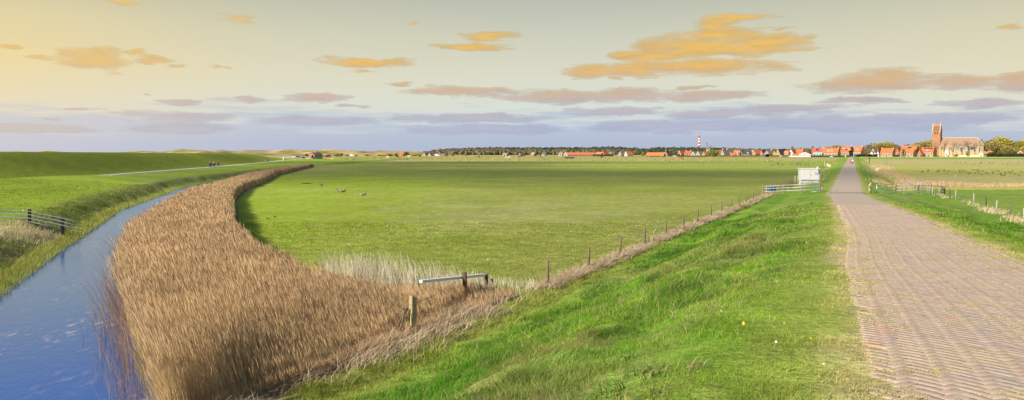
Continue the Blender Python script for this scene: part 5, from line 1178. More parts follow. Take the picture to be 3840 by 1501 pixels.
for k in range(4):
    a = math.radians(14+90*k+(0 if k % 2 == 0 else 3)); d = Vector((-math.sin(a), 0, math.cos(a))); s_ = Vector((d.z, 0, -d.x)); L_ = 7.6
    mb = MB(); P_ = [hub-Vector((0, .75, 0))+d*1.6-s_*.2, hub-Vector((0, .75, 0))+d*1.6+s_*1.1, hub-Vector((0, .45, 0))+d*L_+s_*1.1, hub-Vector((0, .45, 0))+d*L_-s_*.2]
    mb.add(*[P_+[p+Vector((0, .12, 0)) for p in P_], [(0, 1, 2, 3), (7, 6, 5, 4), (0, 4, 5, 1), (1, 5, 6, 2), (2, 6, 7, 3), (3, 7, 4, 0)]]); mb.tube([hub-Vector((0, .8, 0)), hub-Vector((0, .5, 0))+d*L_], .14, 6)
    mb.build('sail', mat('sail_brown', C(104, 78, 72)), g)
# ------------------------------------------------------------------ trees
M_leaf = tint_mat('tree_leaves', .3, .8, .3, .35)
BARK = mat('tree_bark', C(112, 98, 82), .95, .3, 3)
def tree_proto(name, cat, H_, W_, base, n, leaf, cols, seed, trunk=True, flat=.0, shape='round', lean=0.0, nl=7):
    """trunk with limbs, and a crown of small leaf or twig faces gathered in clumps with gaps"""
    rng = np.random.default_rng(seed); g = empty(name, (0, -500, 0)); tag(g, None, cat)
    cl = []
    for k in range(nl):
        t = rng.random(); a = rng.uniform(0, 6.28); r = W_/2*math.sqrt(rng.random())*.62
        if shape == 'cone': z = base+(H_-base)*t*.95; r = W_/2*(1-t)*.5; s = W_*.5*(1-t*.75)*.55
        else: z = base+(H_-base)*(.22+.55*t)*(1-.35*(r/(W_/2))**2); s = W_*rng.uniform(.17, .29)
        cl.append((math.cos(a)*r+lean*(z/H_)*W_*.3, math.sin(a)*r, z, s))
    mb = MB()
    if trunk:
        tr = max(.12, W_*.028); mb.tube([(0, 0, -.4), (.02*W_, 0, base*.6), (0, 0, base+(H_-base)*.35)], [tr*1.3, tr, tr*.6], 8)
        for x, y, z, s in cl: mb.tube([(0, 0, base*.8), (x*.5, y*.5, base*.8+(z-base*.8)*.55), (x, y, z)], [tr*.55, tr*.38, tr*.12], 5)
        mb.build('trunk', BARK, g, True)
    idx = rng.integers(0, len(cl), n); c = np.array(cl)[idx]; d = rng.normal(0, 1, (n, 3)); d /= np.linalg.norm(d, axis=1)[:, None]
    rad = c[:, 3]*rng.uniform(.35, 1.08, n)**.6
    P = c[:, :3]+d*rad[:, None]*np.array((1, 1, .78)); P[:, 2] = np.clip(P[:, 2], max(.1, base*.6), H_)
    ls = leaf*rng.uniform(.6, 1.3, n); u = rng.normal(0, 1, (n, 3)); u /= np.linalg.norm(u, axis=1)[:, None]; v = np.cross(u, rng.normal(0, 1, (n, 3))); v /= np.linalg.norm(v, axis=1)[:, None]
    V = np.stack([P-u*ls[:, None], P+v*ls[:, None]*.5, P+u*ls[:, None], P-v*ls[:, None]*.5], 1).reshape(-1, 3)
    tone = rng.random(len(cl))[idx][:, None]*.6+rng.random((n, 1))*.4; cc = np.array(cols[0])*(1-tone)+np.array(cols[1])*tone
    o = fast_mesh('crown', V, np.arange(n*4).reshape(-1, 4), M_leaf, np.repeat(cc, 4, 0)); o.parent = g
    return reg(g)
OL = ((.26, .20, .085), (.44, .36, .11)); BR = ((.24, .18, .11), (.38, .29, .17)); GR = ((.28, .25, .05), (.52, .44, .07)); DG = ((.035, .06, .02), (.08, .11, .03)); YG = ((.26, .26, .05), (.40, .36, .09)); DUN = ((.10, .12, .035), (.20, .20, .06))
PT = {'olive': tree_proto('olive_tree', 'tree', 14, 15, 2.4, 2600, .62, OL, 1, nl=12), 'bare': tree_proto('bare_tree', 'tree', 13, 13, 2.6, 1700, .52, BR, 2, nl=11),
      'leafing': tree_proto('leafing_tree', 'tree', 15, 16, 2.4, 2600, .65, GR, 3, nl=13), 'dark': tree_proto('dark_conifer', 'tree', 11, 6.5, .8, 1500, .45, DG, 4, shape='cone', nl=12),
      'bush': tree_proto('bush', 'bush', 4, 6, .3, 700, .32, YG, 5, nl=8), 'dbush': tree_proto('dark_bush', 'bush', 3.5, 5.5, .3, 700, .32, DUN, 6, nl=8), 'thin': tree_proto('thin_tree', 'tree', 15, 9, 5.0, 330, .40, BR, 7, nl=9)}
HGT = {'olive': 14, 'bare': 13, 'leafing': 15, 'dark': 11, 'bush': 4, 'dbush': 3.5, 'thin': 15}; WID = {'olive': 15, 'bare': 13, 'leafing': 16, 'dark': 6.5, 'bush': 6, 'dbush': 5.5, 'thin': 9}
used = set(); TRNG = random.Random(5)
def tree(kind, u, vt, wpx, Y, label, group=None):
    x = (u-CX)/F*Y; zg = min(z1(x, Y), 0.6); H_ = EYE+(HY-vt)*Y/F-zg; s = wpx*Y/F/WID[kind]*1.18; sz = H_/HGT[kind]*1.10
    pr = PT[kind]; loc = (x, Y, zg)
    if kind in used: g = dup(pr, loc, TRNG.uniform(0, 6.28), s, sz)
    else: g = pr; g.location = loc; g.rotation_euler.z = TRNG.uniform(0, 6.28); g.scale = (s, s, sz); used.add(kind)
    tag(g, label, None, group or 'trees of the village'); return g
T = tree
T('dark', 3193, 553, 26, 845, 'dense dark conifer at the end of the road, between two orange roofs'); 
T('olive', 3150, 545, 62, 1000, 'rounded olive tree behind the chimney of the long brick house left of the road')
T('olive', 3118, 550, 50, 1010, 'low olive tree behind the long brick house')
T('bare', 3079, 552, 24, 960, 'small dark bare tree between the red roof with panels and the long brick house')
T('bare', 3247, 551, 48, 960, 'bare brown tree right next to the black gable at the road end')
T('bare', 3268, 543, 60, 980, 'wide bare tree above the white cottage with a grey roof')
T('thin', 3250, 556, 30, 850, 'slender pale trunked tree in the front garden right of the road, left of the pair')
T('thin', 3275, 552, 36, 850, 'slender pale trunked tree in the front garden right of the road, right of the pair')
T('olive', 3300, 536, 70, 990, 'tall olive brown tree behind the low house with two chimneys')
T('leafing', 3330, 532, 62, 985, 'yellow green leafing tree, highest of the group left of the church')
T('bare', 3367, 541, 60, 1010, 'bare brown tree between the yellow green tree and the largest orange roof')
T('bare', 3398, 541, 50, 1015, 'bare tree behind the largest orange roof')
T('olive', 3443, 535, 66, 985, 'broad olive tree rising right of the largest orange roof')
T('leafing', 3470, 527, 70, 1000, 'broad leafing tree behind the solar house, left of the tower')
T('olive', 3425, 545, 50, 960, 'lower olive tree overlapping the right end of the largest orange roof')
T('dbush', 3388, 561, 18, 845, 'dark upright bush in front of the orange dormer house', 'bushes in the gardens')
T('thin', 3512, 527, 30, 880, 'thin leafing tree standing in front of the church tower'); T('thin', 3541, 527, 30, 880, 'thin tree in front of the left end of the nave')
T('thin', 3574, 530, 34, 880, 'thin tree in front of the first church window'); T('thin', 3606, 532, 32, 880, 'thin tree in front of the middle of the nave')
T('thin', 3633, 524, 44, 880, 'thicker thin crowned tree in front of the right half of the nave'); T('thin', 3656, 530, 34, 880, 'thin tree in front of the nave near the apse')
T('bush', 3628, 566, 18, 860, 'small pale willow bush in front of the churchyard wall', 'bushes in the gardens')
T('bush', 3585, 578, 20, 870, 'low green shrub below the second church window', 'bushes in the gardens')
T('bare', 3686, 523, 46, 960, 'bare tree just behind the church apse'); T('olive', 3712, 527, 62, 930, 'olive tree to the right of the stone hut')
T('leafing', 3757, 513, 84, 950, 'highest leafing tree right of the church'); T('olive', 3735, 530, 60, 900, 'olive tree in front of the highest tree right of the church')
T('bare', 3797, 530, 50, 950, 'bare crown between the highest tree and the right edge'); T('leafing', 3834, 523, 54, 930, 'golden green tree at the right edge of the view')
T('leafing', 3880, 520, 70, 940, 'golden green tree just beyond the right edge'); T('olive', 3780, 548, 44, 880, 'lower olive tree before the white gabled house on the right')
for k, (u, w_) in enumerate(((3712, 20), (3728, 22), (3748, 18), (3765, 20), (3784, 22), (3806, 20), (3832, 30))):
    T('dbush', u, 572-(k % 3)*2+(4 if k == 6 else 0), w_, 860, ['dark garden bush at the far right, %s'%q for q in ('nearest the stone hut', 'left of the dusky red house', 'before the left half of the dusky red house', 'before the right half of the dusky red house', 'below the white gable', 'between the white gable and the rust red house', 'lowest at the right edge')][k], 'bushes in the gardens')
T('bush', 2664, 561, 36, 860, 'large yellow olive bush, left half, in front of the windmill', 'bushes in the gardens'); T('bush', 2684, 564, 34, 862, 'large yellow olive bush, right half, in front of the long red roof', 'bushes in the gardens')
T('dbush', 2681, 575, 20, 850, 'dark green bush in front of the large yellow olive bush', 'bushes in the gardens')
T('bare', 2968, 548, 18, 1060, 'lone rounded bare tree above the left village roofs'); T('bare', 3044, 548, 22, 1060, 'rounded bare tree left of the red roof with dark panels')
for k, (u, v, w_) in enumerate(((2712, 560, 30), (2735, 558, 34), (2760, 557, 36), (2785, 558, 34), (2808, 559, 34), (2830, 559, 34), (2855, 560, 30), (2880, 558, 34), (2905, 557, 30), (2930, 560, 30), (2950, 559, 30), (2990, 556, 36), (3012, 554, 38), (3030, 557, 30))):
    T(('bare', 'bare', 'olive')[k % 3], u, v, w_, 1060, 'bare brown tree in the continuous tree line behind the left village roofs' if k % 3 != 2 else 'olive brown tree in the continuous tree line behind the left village roofs', 'tree line behind the left village' if k % 3 != 2 else 'olive trees behind the left village')
for k, (kd, u, v, w_, Y, lb) in enumerate((('bare', 2386, 558, 15, 1000, 'pale round bare tree right of the rusty orange gable house'), ('bush', 2410, 570, 14, 960, 'pale round bush left of the long orange barn'), ('bare', 2280, 560, 12, 1020, 'pale tree above the low ochre house before the wood'), ('bush', 2188, 573, 13, 1000, 'round bush at the right end of the salmon barn'), ('bush', 2118, 563, 18, 1040, 'olive tree behind the left end of the salmon barn'), ('bush', 2076, 571, 12, 990, 'pale bush left of the small mauve roofed house'), ('bush', 1905, 572, 12, 1010, 'brown bush right of the cream thatched hut'), ('bush', 1699, 577, 14, 990, 'small pale tree standing before the wood'), ('bush', 1747, 576, 10, 1000, 'yellowish shrub before the wood'), ('dbush', 2028, 583, 7, 800, 'small dark bush in the pasture below the pale green hut'), ('dbush', 1796, 584, 7, 800, 'small dark round bush alone in the far pasture'), ('dbush', 1575, 584, 9, 800, 'dark shrub left of the holiday chalets'))):
    T(kd, u, v, w_, Y, lb, 'scattered trees before the wood')
nm = ('left of the farmhouse', 'just right of the farmhouse', 'behind the black van', 'large and olive right of the black van', 'dark, beside the large olive one', 'small, in the middle of the dune foot', 'low, behind the white car', 'rounded, left of the sandy track', 'dark, below the sandy track', 'wide and brown, right of the sandy track', 'pale, in the row towards the vivid orange hut', 'dark, in the row towards the vivid orange hut', 'tall and dark, just left of the vivid orange hut', 'low, right behind the vivid orange hut', 'between the vivid orange hut and the white animals', 'left of the white fronted chalets')
for k, (kd, u, v, w_) in enumerate((('dbush', 1151, 578, 16), ('dbush', 1212, 583, 16), ('bush', 1232, 579, 22), ('bush', 1262, 576, 34), ('dbush', 1281, 576, 14), ('bush', 1303, 580, 22), ('dbush', 1330, 583, 24), ('bush', 1376, 579, 28), ('dbush', 1398, 584, 22), ('bush', 1425, 580, 26), ('bush', 1440, 582, 22), ('dbush', 1462, 579, 26), ('dbush', 1486, 577, 14), ('dbush', 1525, 571, 20), ('bush', 1552, 579, 24), ('bush', 1572, 577, 26))):
    T(kd, u, v, w_, 900+20*(k % 3), 'dune foot bush, '+nm[k], 'bushes at the foot of the dunes')
def hedge(u0, u1, v0, Y, label, col=DG, h_=None, seed=1):
    g = empty('hedge', at((u0+u1)/2, Y)); tag(g, label, 'hedge'); rng = np.random.default_rng(seed); n = int((u1-u0)*28); x = (rng.uniform(u0, u1, n)-CX)/F*Y-g.location.x
    ht = EYE-(v0-HY)/F*Y-g.location.z; P = np.stack([x, rng.uniform(-.6, .6, n), rng.uniform(0, 1, n)**.8*ht*rng.uniform(.85, 1.05, n)], 1)
    u = rng.normal(0, 1, (n, 3)); u /= np.linalg.norm(u, axis=1)[:, None]; v = np.cross(u, rng.normal(0, 1, (n, 3))); v /= np.linalg.norm(v, axis=1)[:, None]
    V = np.stack([P-u*.4, P+v*.28, P+u*.4, P-v*.28], 1).reshape(-1, 3); t = rng.random((n, 1)); c = np.array(col[0])*(1-t)+np.array(col[1])*t
    o = fast_mesh('foliage', V, np.arange(n*4).reshape(-1, 4), M_leaf, np.repeat(c, 4, 0)); o.parent = g
hedge(3042, 3190, 584, 840, 'long dark clipped hedge in front of the houses left of the road', seed=2)
hedge(3204, 3290, 579, 858, 'dark garden hedge right of the road end under the bare trees', seed=3)
hedge(2224, 2300, 579, 960, 'olive hedge in front of the red twin gable', DUN, seed=4)
hedge(2700, 2960, 583, 880, 'long olive garden hedge at the foot of the left village houses', YG, seed=5)
hedge(2540, 2650, 584, 885, 'low olive hedge left of the big bush', DUN, seed=6)
hedge(3700, 3840, 578, 855, 'dark hedge under the trees right of the church', DG, seed=7)

# ---- the far wood on its hill: nobody could count its trees
def wood():
    rng = np.random.default_rng(71); top = [(1575, 584), (1610, 571), (1650, 563), (1700, 559), (1760, 556), (1830, 554.5), (1920, 555), (2000, 554.5), (2100, 554), (2180, 554.5), (2290, 552.5), (2350, 555), (2400, 559), (2430, 560), (2460, 555), (2480, 554), (2560, 555), (2640, 556), (2720, 557), (2800, 559), (2850, 561), (2950, 562), (3100, 560), (3300, 556), (3500, 552), (3840, 552)]
    V = []; Q = []; Cc = []; bm = bmesh.new(); bmesh.ops.create_icosphere(bm, subdivisions=2, radius=1); bv = np.array([v.co[:] for v in bm.verts]); bf = np.array([[v.index for v in f.verts] for f in bm.faces]); bm.free()
    tx, tz = np.array(top).T
    for i in range(6500):
        Y = rng.uniform(1380, 1700); u = rng.uniform(1585, 3200); x = (u-CX)/F*Y; q = (Y-1380)/320
        zt = EYE+(HY-np.interp(u, tx, tz))*1600/F; zc = zt*(.30+.66*q**.6)-2.0+rng.uniform(-1.2, 1.0); zc = max(zc, 1.5)
        r = rng.uniform(2.4, 4.6); sh = np.array((r, r, r*rng.uniform(.6, .95))); n = 1+.30*rng.normal(0, 1, (len(bv), 1))
        V.append(bv*sh*n+np.array((x, Y, zc)))
        left = (u < 1900)*(q < .75)+(u < 2350)*(q < .3)+(u > 2700)*(q < .5)
        base = np.array((.135, .10, .06)) if left and rng.random() < .85 else np.array((.045, .055, .028)); base = base*rng.uniform(.9, 1.1)
        if rng.random() < .15: base = np.array((.10, .11, .045))
        Cc.append(np.tile(base, (len(bv), 1))*(1+.15*rng.normal(0, 1, (len(bv), 1)))); Q.append(bf+i*len(bv))
    o = fast_mesh('far_wood', np.vstack(V), np.vstack(Q), tint_mat('wood_crowns', .1, .9, .35, .12), np.clip(np.vstack(Cc), .01, 1), nside=3)
    tag(o, 'far wooded hill of dark pines and bare brown trees behind the village', 'wood', kind='stuff')
wood()

# ------------------------------------------------------------------ skinned figures
def skin(name, pts, edges, rad, m, parent, sub=1, smooth=True):
    me = bpy.data.meshes.new(name); me.from_pydata([tuple(p) for p in pts], edges, []); o = bpy.data.objects.new(name, me); COL.objects.link(o)
    md = o.modifiers.new('s', 'SKIN'); sv = me.skin_vertices[0].data
    for v, r in zip(sv, rad): v.radius = (r, r) if not isinstance(r, tuple) else r
    sv[0].use_root = True; o.modifiers.new('u', 'SUBSURF').levels = sub
    dg = bpy.context.evaluated_depsgraph_get(); ev = bpy.data.meshes.new_from_object(o.evaluated_get(dg)); bpy.data.objects.remove(o); ev.name = name
    ev.materials.clear(); ev.materials.append(m)
    if smooth: ev.polygons.foreach_set('use_smooth', [True]*len(ev.polygons))
    n = bpy.data.objects.new(name, ev); return link(n, parent)
SKIN = mat('skin', C(214, 160, 132), .6, .06)
def person(loc, rz, label, top, legs, hair, ride=False, hold=None, bend=0.0, s=1.0):
    g = empty('person', loc, rz, s); tag(g, label, 'person'); b = bend
    # joints: pelvis, spine, chest, neck, head ; arms ; legs.  faces +y
    if ride:
        J = dict(pel=(0, -.12, .98), sp=(0, -.05, 1.2), ch=(0, .06, 1.42), nk=(0, .10, 1.55), hd=(0, .14, 1.68), ht=(0, .13, 1.80), ls=(-.19, .05, 1.43), le=(-.25, .22, 1.22), lw=(-.24, .46, 1.12), rs=(.19, .05, 1.43), re=(.25, .22, 1.22), rw=(.24, .46, 1.12),
                 lh=(-.10, -.12, .95), lk=(-.12, .25, .72), la=(-.12, .10, .34), lf=(-.12, .24, .30), rh=(.10, -.12, .95), rk=(.12, .20, .92), ra=(.12, .08, .55), rf=(.12, .22, .52))
    else:
        J = dict(pel=(0, 0, .93), sp=(0, 0, 1.12), ch=(0, .02, 1.34), nk=(0, .02, 1.48), hd=(0, .04, 1.60), ht=(0, .03, 1.74), ls=(-.19, .01, 1.37), le=(-.25, -.06, 1.10), lw=(-.25, .08, .87), rs=(.19, .01, 1.37), re=(.25, .0, 1.10), rw=(.25, .16, .90),
                 lh=(-.10, 0, .90), lk=(-.10, .14, .50), la=(-.10, .12, .09), lf=(-.10, .28, .04), rh=(.10, 0, .90), rk=(.10, .02, .50), ra=(.10, -.26, .14), rf=(.10, -.14, .05))
    K = list(J); I = {k: i for i, k in enumerate(K)}; pts = [J[k] for k in K]
    E = [('pel', 'sp'), ('sp', 'ch'), ('ch', 'nk'), ('nk', 'hd'), ('hd', 'ht'), ('ch', 'ls'), ('ls', 'le'), ('le', 'lw'), ('ch', 'rs'), ('rs', 're'), ('re', 'rw'), ('pel', 'lh'), ('lh', 'lk'), ('lk', 'la'), ('la', 'lf'), ('pel', 'rh'), ('rh', 'rk'), ('rk', 'ra'), ('ra', 'rf')]
    R = dict(pel=.15, sp=.13, ch=.15, nk=.06, hd=.095, ht=.07, ls=.065, le=.045, lw=.032, rs=.065, re=.045, rw=.032, lh=.095, lk=.06, la=.042, lf=.035, rh=.095, rk=.06, ra=.042, rf=.035)
    skin('body', pts, [(I[a], I[b_]) for a, b_ in E], [R[k] for k in K], SKIN, g)
    def sub(nm, keys, m, grow):
        kk = [k for k in keys]; ii = {k: i for i, k in enumerate(kk)}; ee = [(ii[a], ii[b_]) for a, b_ in E if a in ii and b_ in ii]
        return skin(nm, [J[k] for k in kk], ee, [R[k]+grow for k in kk], m, g)
    sub('jacket', ['ch', 'sp', 'pel', 'ls', 'le', 'lw', 'rs', 're', 'rw'], top, .022)
    sub('trousers', ['pel', 'lh', 'lk', 'la', 'rh', 'rk', 'ra'], legs, .016)
    mb = MB(); h = J['hd']; mb.ball((h[0], h[1]-.02, h[2]+.07), (.115, .125, .11), 12, 8); mb.build('hair', hair, g, True)
    for k in ('lf', 'rf'):
        mb = MB(); f = J[k]; mb.ball((f[0], f[1]-.04, f[2]+.01), (.05, .13, .05), 8, 6); mb.build('shoe', RUB, g, True)
    for k in ('lw', 'rw'):
        mb = MB(); w_ = J[k]
        pts2 = [(w_[0], w_[1]+.02, w_[2]-.01)]; ed = []; rd = [.028]
        for q in range(4):
            x_ = w_[0]+(q-1.5)*.019; a_ = len(pts2); pts2 += [(x_, w_[1]+.075, w_[2]-.02), (x_, w_[1]+.12-abs(q-1.4)*.01, w_[2]-.05)]; ed += [(0, a_), (a_, a_+1)]; rd += [.011, .008]
        a_ = len(pts2); sgn = 1 if k == 'lw' else -1; pts2 += [(w_[0]+sgn*.04, w_[1]+.05, w_[2]-.02), (w_[0]+sgn*.045, w_[1]+.085, w_[2]-.035)]; ed += [(0, a_), (a_, a_+1)]; rd += [.011, .008]
        skin('hand', pts2, ed, rd, SKIN, g, 1)
    return g
def bicycle():
    g = empty('bicycle', (0, -400, 0)); tag(g, None, 'bicycle'); fm = mat('bicycle_frame', C(70, 82, 100), .4, .1, 4, metal=.5)
    for y in (-.50, .56):
        mb = MB(); mb.tube([(0, y+.34*math.cos(a), .34+.34*math.sin(a)) for a in np.linspace(0, 2*math.pi, 25)], .022, 6, False); w_ = mb.build('wheel', RUB, g, True)
        mb = MB()
        for a in np.linspace(0, math.pi, 9)[:-1]: mb.tube([(0, y+.33*math.cos(a), .34+.33*math.sin(a)), (0, y-.33*math.cos(a), .34-.33*math.sin(a))], .004, 4, False)
        mb.build('spokes', STEEL, w_)
    mb = MB()
    for a, b in (((0, -.5, .34), (0, -.12, .30)), ((0, -.12, .30), (0, -.22, .86)), ((0, -.5, .34), (0, -.2, .78)), ((0, -.12, .30), (0, .42, .86)), ((0, -.2, .76), (0, .40, .92)), ((0, .56, .34), (0, .42, .92)), ((0, .42, .9), (0, .40, 1.08))): mb.tube([a, b], .02, 6)
    mb.build('frame', fm, g, True)
    mb = MB(); mb.tube([(-.28, .46, 1.08), (-.1, .42, 1.10), (.1, .42, 1.10), (.28, .46, 1.08)], .018, 6); mb.build('handlebar', fm, g, True)
    mb = MB(); mb.ball((0, -.24, .89), (.10, .16, .04), 8, 5); mb.build('saddle', RUB, g, True)
    mb = MB(); mb.box((0, -.55, .62), (.38, .36, .30)); mb.box((0, -.5, .74), (.14, .42, .03)); mb.build('pannier', mat('pannier', C(60, 92, 110), .8), g, bevel=.02)
    return reg(g)
NAVY = mat('navy_cloth', C(36, 44, 84), .9, .15, 6); BLK = mat('black_cloth', C(34, 34, 42), .9, .15, 6); ORC = mat('orange_cloth', C(214, 116, 40), .9, .1, 6); RDC = mat('raspberry_cloth', C(176, 58, 72), .9, .1, 6)
TEAL = mat('slate_cloth', C(62, 84, 100), .9, .15, 6); WHC = mat('white_cloth', C(214, 220, 232), .9, .08, 6); JEAN = mat('blue_jeans', C(70, 92, 140), .9, .15, 6); HB = mat('brown_hair', C(84, 60, 42), .8, .2, 9); HG = mat('grey_hair', C(168, 158, 146), .8, .15, 9)
bike0 = bicycle(); first = True
def on_path(u):
    lo, hi = 150.0, 700.0
    for _ in range(60):
        m_ = (lo+hi)/2
        if float(ip(m_, PX))/m_ < (u-CX)/F: lo = m_
        else: hi = m_
    return lo
for k, (u, off, tp, lg, hr, lb, bl) in enumerate(((786, -.4, NAVY, JEAN, HG, 'cyclist in a navy jacket and jeans, leftmost of the near group on the dike path', 'bicycle of the leftmost rider, with side bags'),
        (791.5, .5, BLK, BLK, HB, 'cyclist all in black riding second from the left on the dike path', 'bicycle of the rider all in black'), (800, -.5, ORC, JEAN, HB, 'cyclist in an orange jacket on the dike path', 'bicycle of the rider in the orange jacket'),
        (805.5, .4, RDC, TEAL, HG, 'cyclist in a raspberry red jacket beside the orange one', 'bicycle of the rider in the raspberry red jacket'), (819, .1, NAVY, NAVY, HB, 'cyclist in dark blue riding alone at the right of the near group', 'bicycle of the lone dark blue rider'),
        (997.5, -.4, BLK, WHC, HB, 'far cyclist in black above white on the dike path, left of two', 'far bicycle under the black and white rider'), (1005.5, .4, TEAL, TEAL, HB, 'far cyclist in slate grey on the dike path, right of two', 'far bicycle under the slate grey rider'))):
    Y = on_path(u); x = (u-CX)/F*Y; dy = 1.0; dx = float(ip(Y+1, PX)-ip(Y, PX)); a = math.atan2(-dx, dy)+math.radians(8 if k % 2 else -6); z = z1(x, Y)+.055
    person((x, Y, z), a, lb, tp, lg, hr, True)
    if first: b_ = bike0; b_.location = (x, Y, z); b_.rotation_euler.z = a; first = False
    else: b_ = dup(bike0, (x, Y, z), a)
    tag(b_, bl, 'bicycle', 'bicycles on the dike path')
for u, Y, tp, lg, hr, lb in ((3190.5, 298, RDC, RDC, HB, 'walker in red clothes on the road, left of the couple'), (3197.5, 299, WHC, JEAN, HG, 'walker in a white top and blue trousers on the road, right of the couple')):
    x = (u-CX)/F*Y; person((x, Y, z1(x, Y)+.02), -math.atan(.42)+math.pi, lb, tp, lg, hr)
for u, lb in ((577, 'tiny dark walker on the left dune top, the left one'), (614, 'tiny dark walker on the left dune top, the right one')):
    Y = 1100.; person(((u-CX)/F*Y, Y, 3.9), 1.2, lb, BLK, BLK, HB)

# ------------------------------------------------------------------ birds and beasts
def goose_proto(up, cols, name='goose'):
    g = empty(name, (0, -300, 0)); tag(g, None, 'goose')
    P = [(-.34, 0, .30), (-.20, 0, .30), (0, 0, .30), (.20, 0, .33), (.28, 0, .40)]+([(.30, 0, .52), (.33, 0, .64), (.40, 0, .68), (.47, 0, .66)] if up else [(.40, 0, .34), (.48, 0, .20), (.52, 0, .10), (.56, 0, .04)])
    n = len(P); R = [.035, .10, .135, .11, .06, .036, .034, .042, .014]
    skin('body', P, [(i, i+1) for i in range(n-1)], R, cols[0], g)
    for s in (-1, 1):
        mb = MB(); mb.ball((-.06, s*.10, .34), (.26, .045, .09), 9, 6); mb.build('wing', cols[1], g, True)
        mb = MB(); mb.tube([(0, s*.06, .2), (0, s*.06, .01)], .014, 5); mb.ball((.03, s*.06, .01), (.05, .03, .012), 6, 4); mb.build('leg', mat('goose_leg', C(90, 70, 56)), g, True)
    mb = MB(); mb.ball((-.34, 0, .29), (.09, .06, .05), 8, 5); mb.build('rump', WHITE, g, True)
    return reg(g)
GB = mat('goose_grey_brown', C(108, 98, 88), .9, .25, 8); GD = mat('goose_dark', C(78, 72, 68), .9, .25, 8); GL = mat('goose_light', C(128, 120, 106), .9, .2, 8)
gp = [goose_proto(True, (GD, GB)), goose_proto(False, (GB, GD)), goose_proto(True, (GB, GL))]; gu = [False]*3
def goose(u, v, kind, label, group, s=1.0, rz=None, sit=0.0):
    rng = TRNG; Y = 5.2*F/(v-HY); x = (u-CX)/F*Y
    for _ in range(3): Y = (EYE-z1(x, Y))*F/(v-HY); x = (u-CX)/F*Y
    z = z1(x, Y)-sit; rz = rng.choice((0, math.pi))+rng.uniform(-.7, .7) if rz is None else rz
    if gu[kind]: g = dup(gp[kind], (x, Y, z), rz, s)
    else: g = gp[kind]; g.location = (x, Y, z); g.rotation_euler.z = rz; g.scale = (s, s, s); gu[kind] = True
    return tag(g, label, None, group)
goose(1206, 701, 0, 'dark goose standing upright in the middle pasture, leftmost of the near birds', 'near geese in the pasture', 1.0, math.pi-.2)
goose(1273, 722, 2, 'light headed goose sitting in the pasture, left of a close pair', 'near geese in the pasture', 1.05, math.pi, .16); goose(1287, 722, 0, 'dark goose sitting in the pasture, right of a close pair', 'near geese in the pasture', 1.05, .1, .16)
goose(1363, 735, 2, 'grey goose sitting with raised head in the pasture, rightmost of the near birds', 'near geese in the pasture', 1.05, 0, .14)
goose(1003, 825, 1, 'tiny dark bird pecking in the left of the pasture, the left of two', 'small birds in the pasture', .34, .4); goose(1030, 818, 1, 'tiny dark bird pecking in the left of the pasture, the right of two', 'small birds in the pasture', .34, .4)
R = random.Random(9)
for u, v in ((3457, 648), (3462, 647), (3478, 648), (3481, 642), (3513, 647), (3516, 644), (3524, 642), (3519, 650), (3538, 646), (3543, 643), (3548, 649), (3556, 646), (3570, 645), (3582, 651), (3596, 643), (3600, 650), (3608, 644), (3614, 650), (3617, 643), (3630, 653), (3634, 657), (3640, 652), (3647, 641), (3655, 653), (3654, 642), (3664, 643), (3672, 646), (3684, 646), (3668, 653), (3683, 659), (3697, 653), (3705, 655), (3723, 648), (3724, 653), (3738, 643), (3745, 646), (3752, 655), (3755, 661), (3766, 661), (3770, 652), (3784, 649), (3790, 652), (3796, 645), (3803, 655), (3822, 662), (3832, 648)):
    goose(u+R.uniform(-1, 1), v, R.choice((0, 1, 1, 2)), 'goose grazing in the flock in the right hand field', 'geese of the near right flock', R.uniform(.78, .98))
for k in range(34): goose(R.uniform(3550, 3838), R.uniform(611, 617.5), R.choice((0, 1, 2)), 'goose in the loose line further back in the right hand field', 'geese of the far right line', R.uniform(.8, 1.0))
for k in range(46):
    c = R.choice((2905, 2925, 2970, 2995, 3025)); goose(R.gauss(c, 12), R.uniform(611, 624), R.choice((0, 1, 2)), 'goose grazing in the pasture left of the old gate', 'geese of the middle flock', R.uniform(.9, 1.1))
for k in range(34): goose(R.uniform(2480, 2900), R.uniform(603.5, 612), R.choice((0, 1, 2)), 'goose in the long scattered line before the left village', 'geese of the far left line', R.uniform(.8, 1.0))
def cow(u, v, Y, rz, label, front, rear):
    g = empty('cow', at(u, Y), rz); tag(g, label, 'cow')
    P = [(-1.0, 0, 1.15), (-.7, 0, 1.05), (0, 0, 1.0), (.6, 0, 1.05), (.85, 0, 1.2), (1.15, 0, 1.25), (1.45, 0, 1.1)]; Rr = [.18, .34, .40, .36, .22, .17, .09]
    E = [(i, i+1) for i in range(6)]
    for s in (-.2, .2):
        for x_, par, kn in ((-.8, 1, -.08), (.6, 3, .04)):
            a = len(P); P += [(x_, s, .72), (x_+kn, s, .38), (x_, s, .04)]; Rr += [.14, .075, .06]; E += [(par, a), (a, a+1), (a+1, a+2)]
    skin('body', P, E, Rr, rear, g)
    mb = MB(); mb.ball((.95, 0, 1.2), (.35, .24, .28), 9, 7); mb.ball((1.35, 0, 1.14), (.24, .13, .14), 9, 6); mb.build('head_patch', front, g, True)
    for s in (-1, 1): mb = MB(); mb.ball((1.15, s*.24, 1.34), (.05, .12, .05), 7, 5); mb.build('ear', front, g, True)
    mb = MB(); mb.tube([(-1.1, 0, 1.25), (-1.2, 0, .9), (-1.18, 0, .45)], [.03, .025, .05], 6); mb.build('tail', front, g, True)
cow(1455, 596, 610, .1, 'cream cow with a dark head standing in the far pasture', mat('cow_dark', C(60, 50, 44)), mat('cow_cream', C(226, 212, 180)))
cow(1490, 592, 690, .2, 'black cow in the far pasture right of the cream cow', mat('cow_dark', C(60, 50, 44)), mat('cow_black', C(42, 40, 42)))
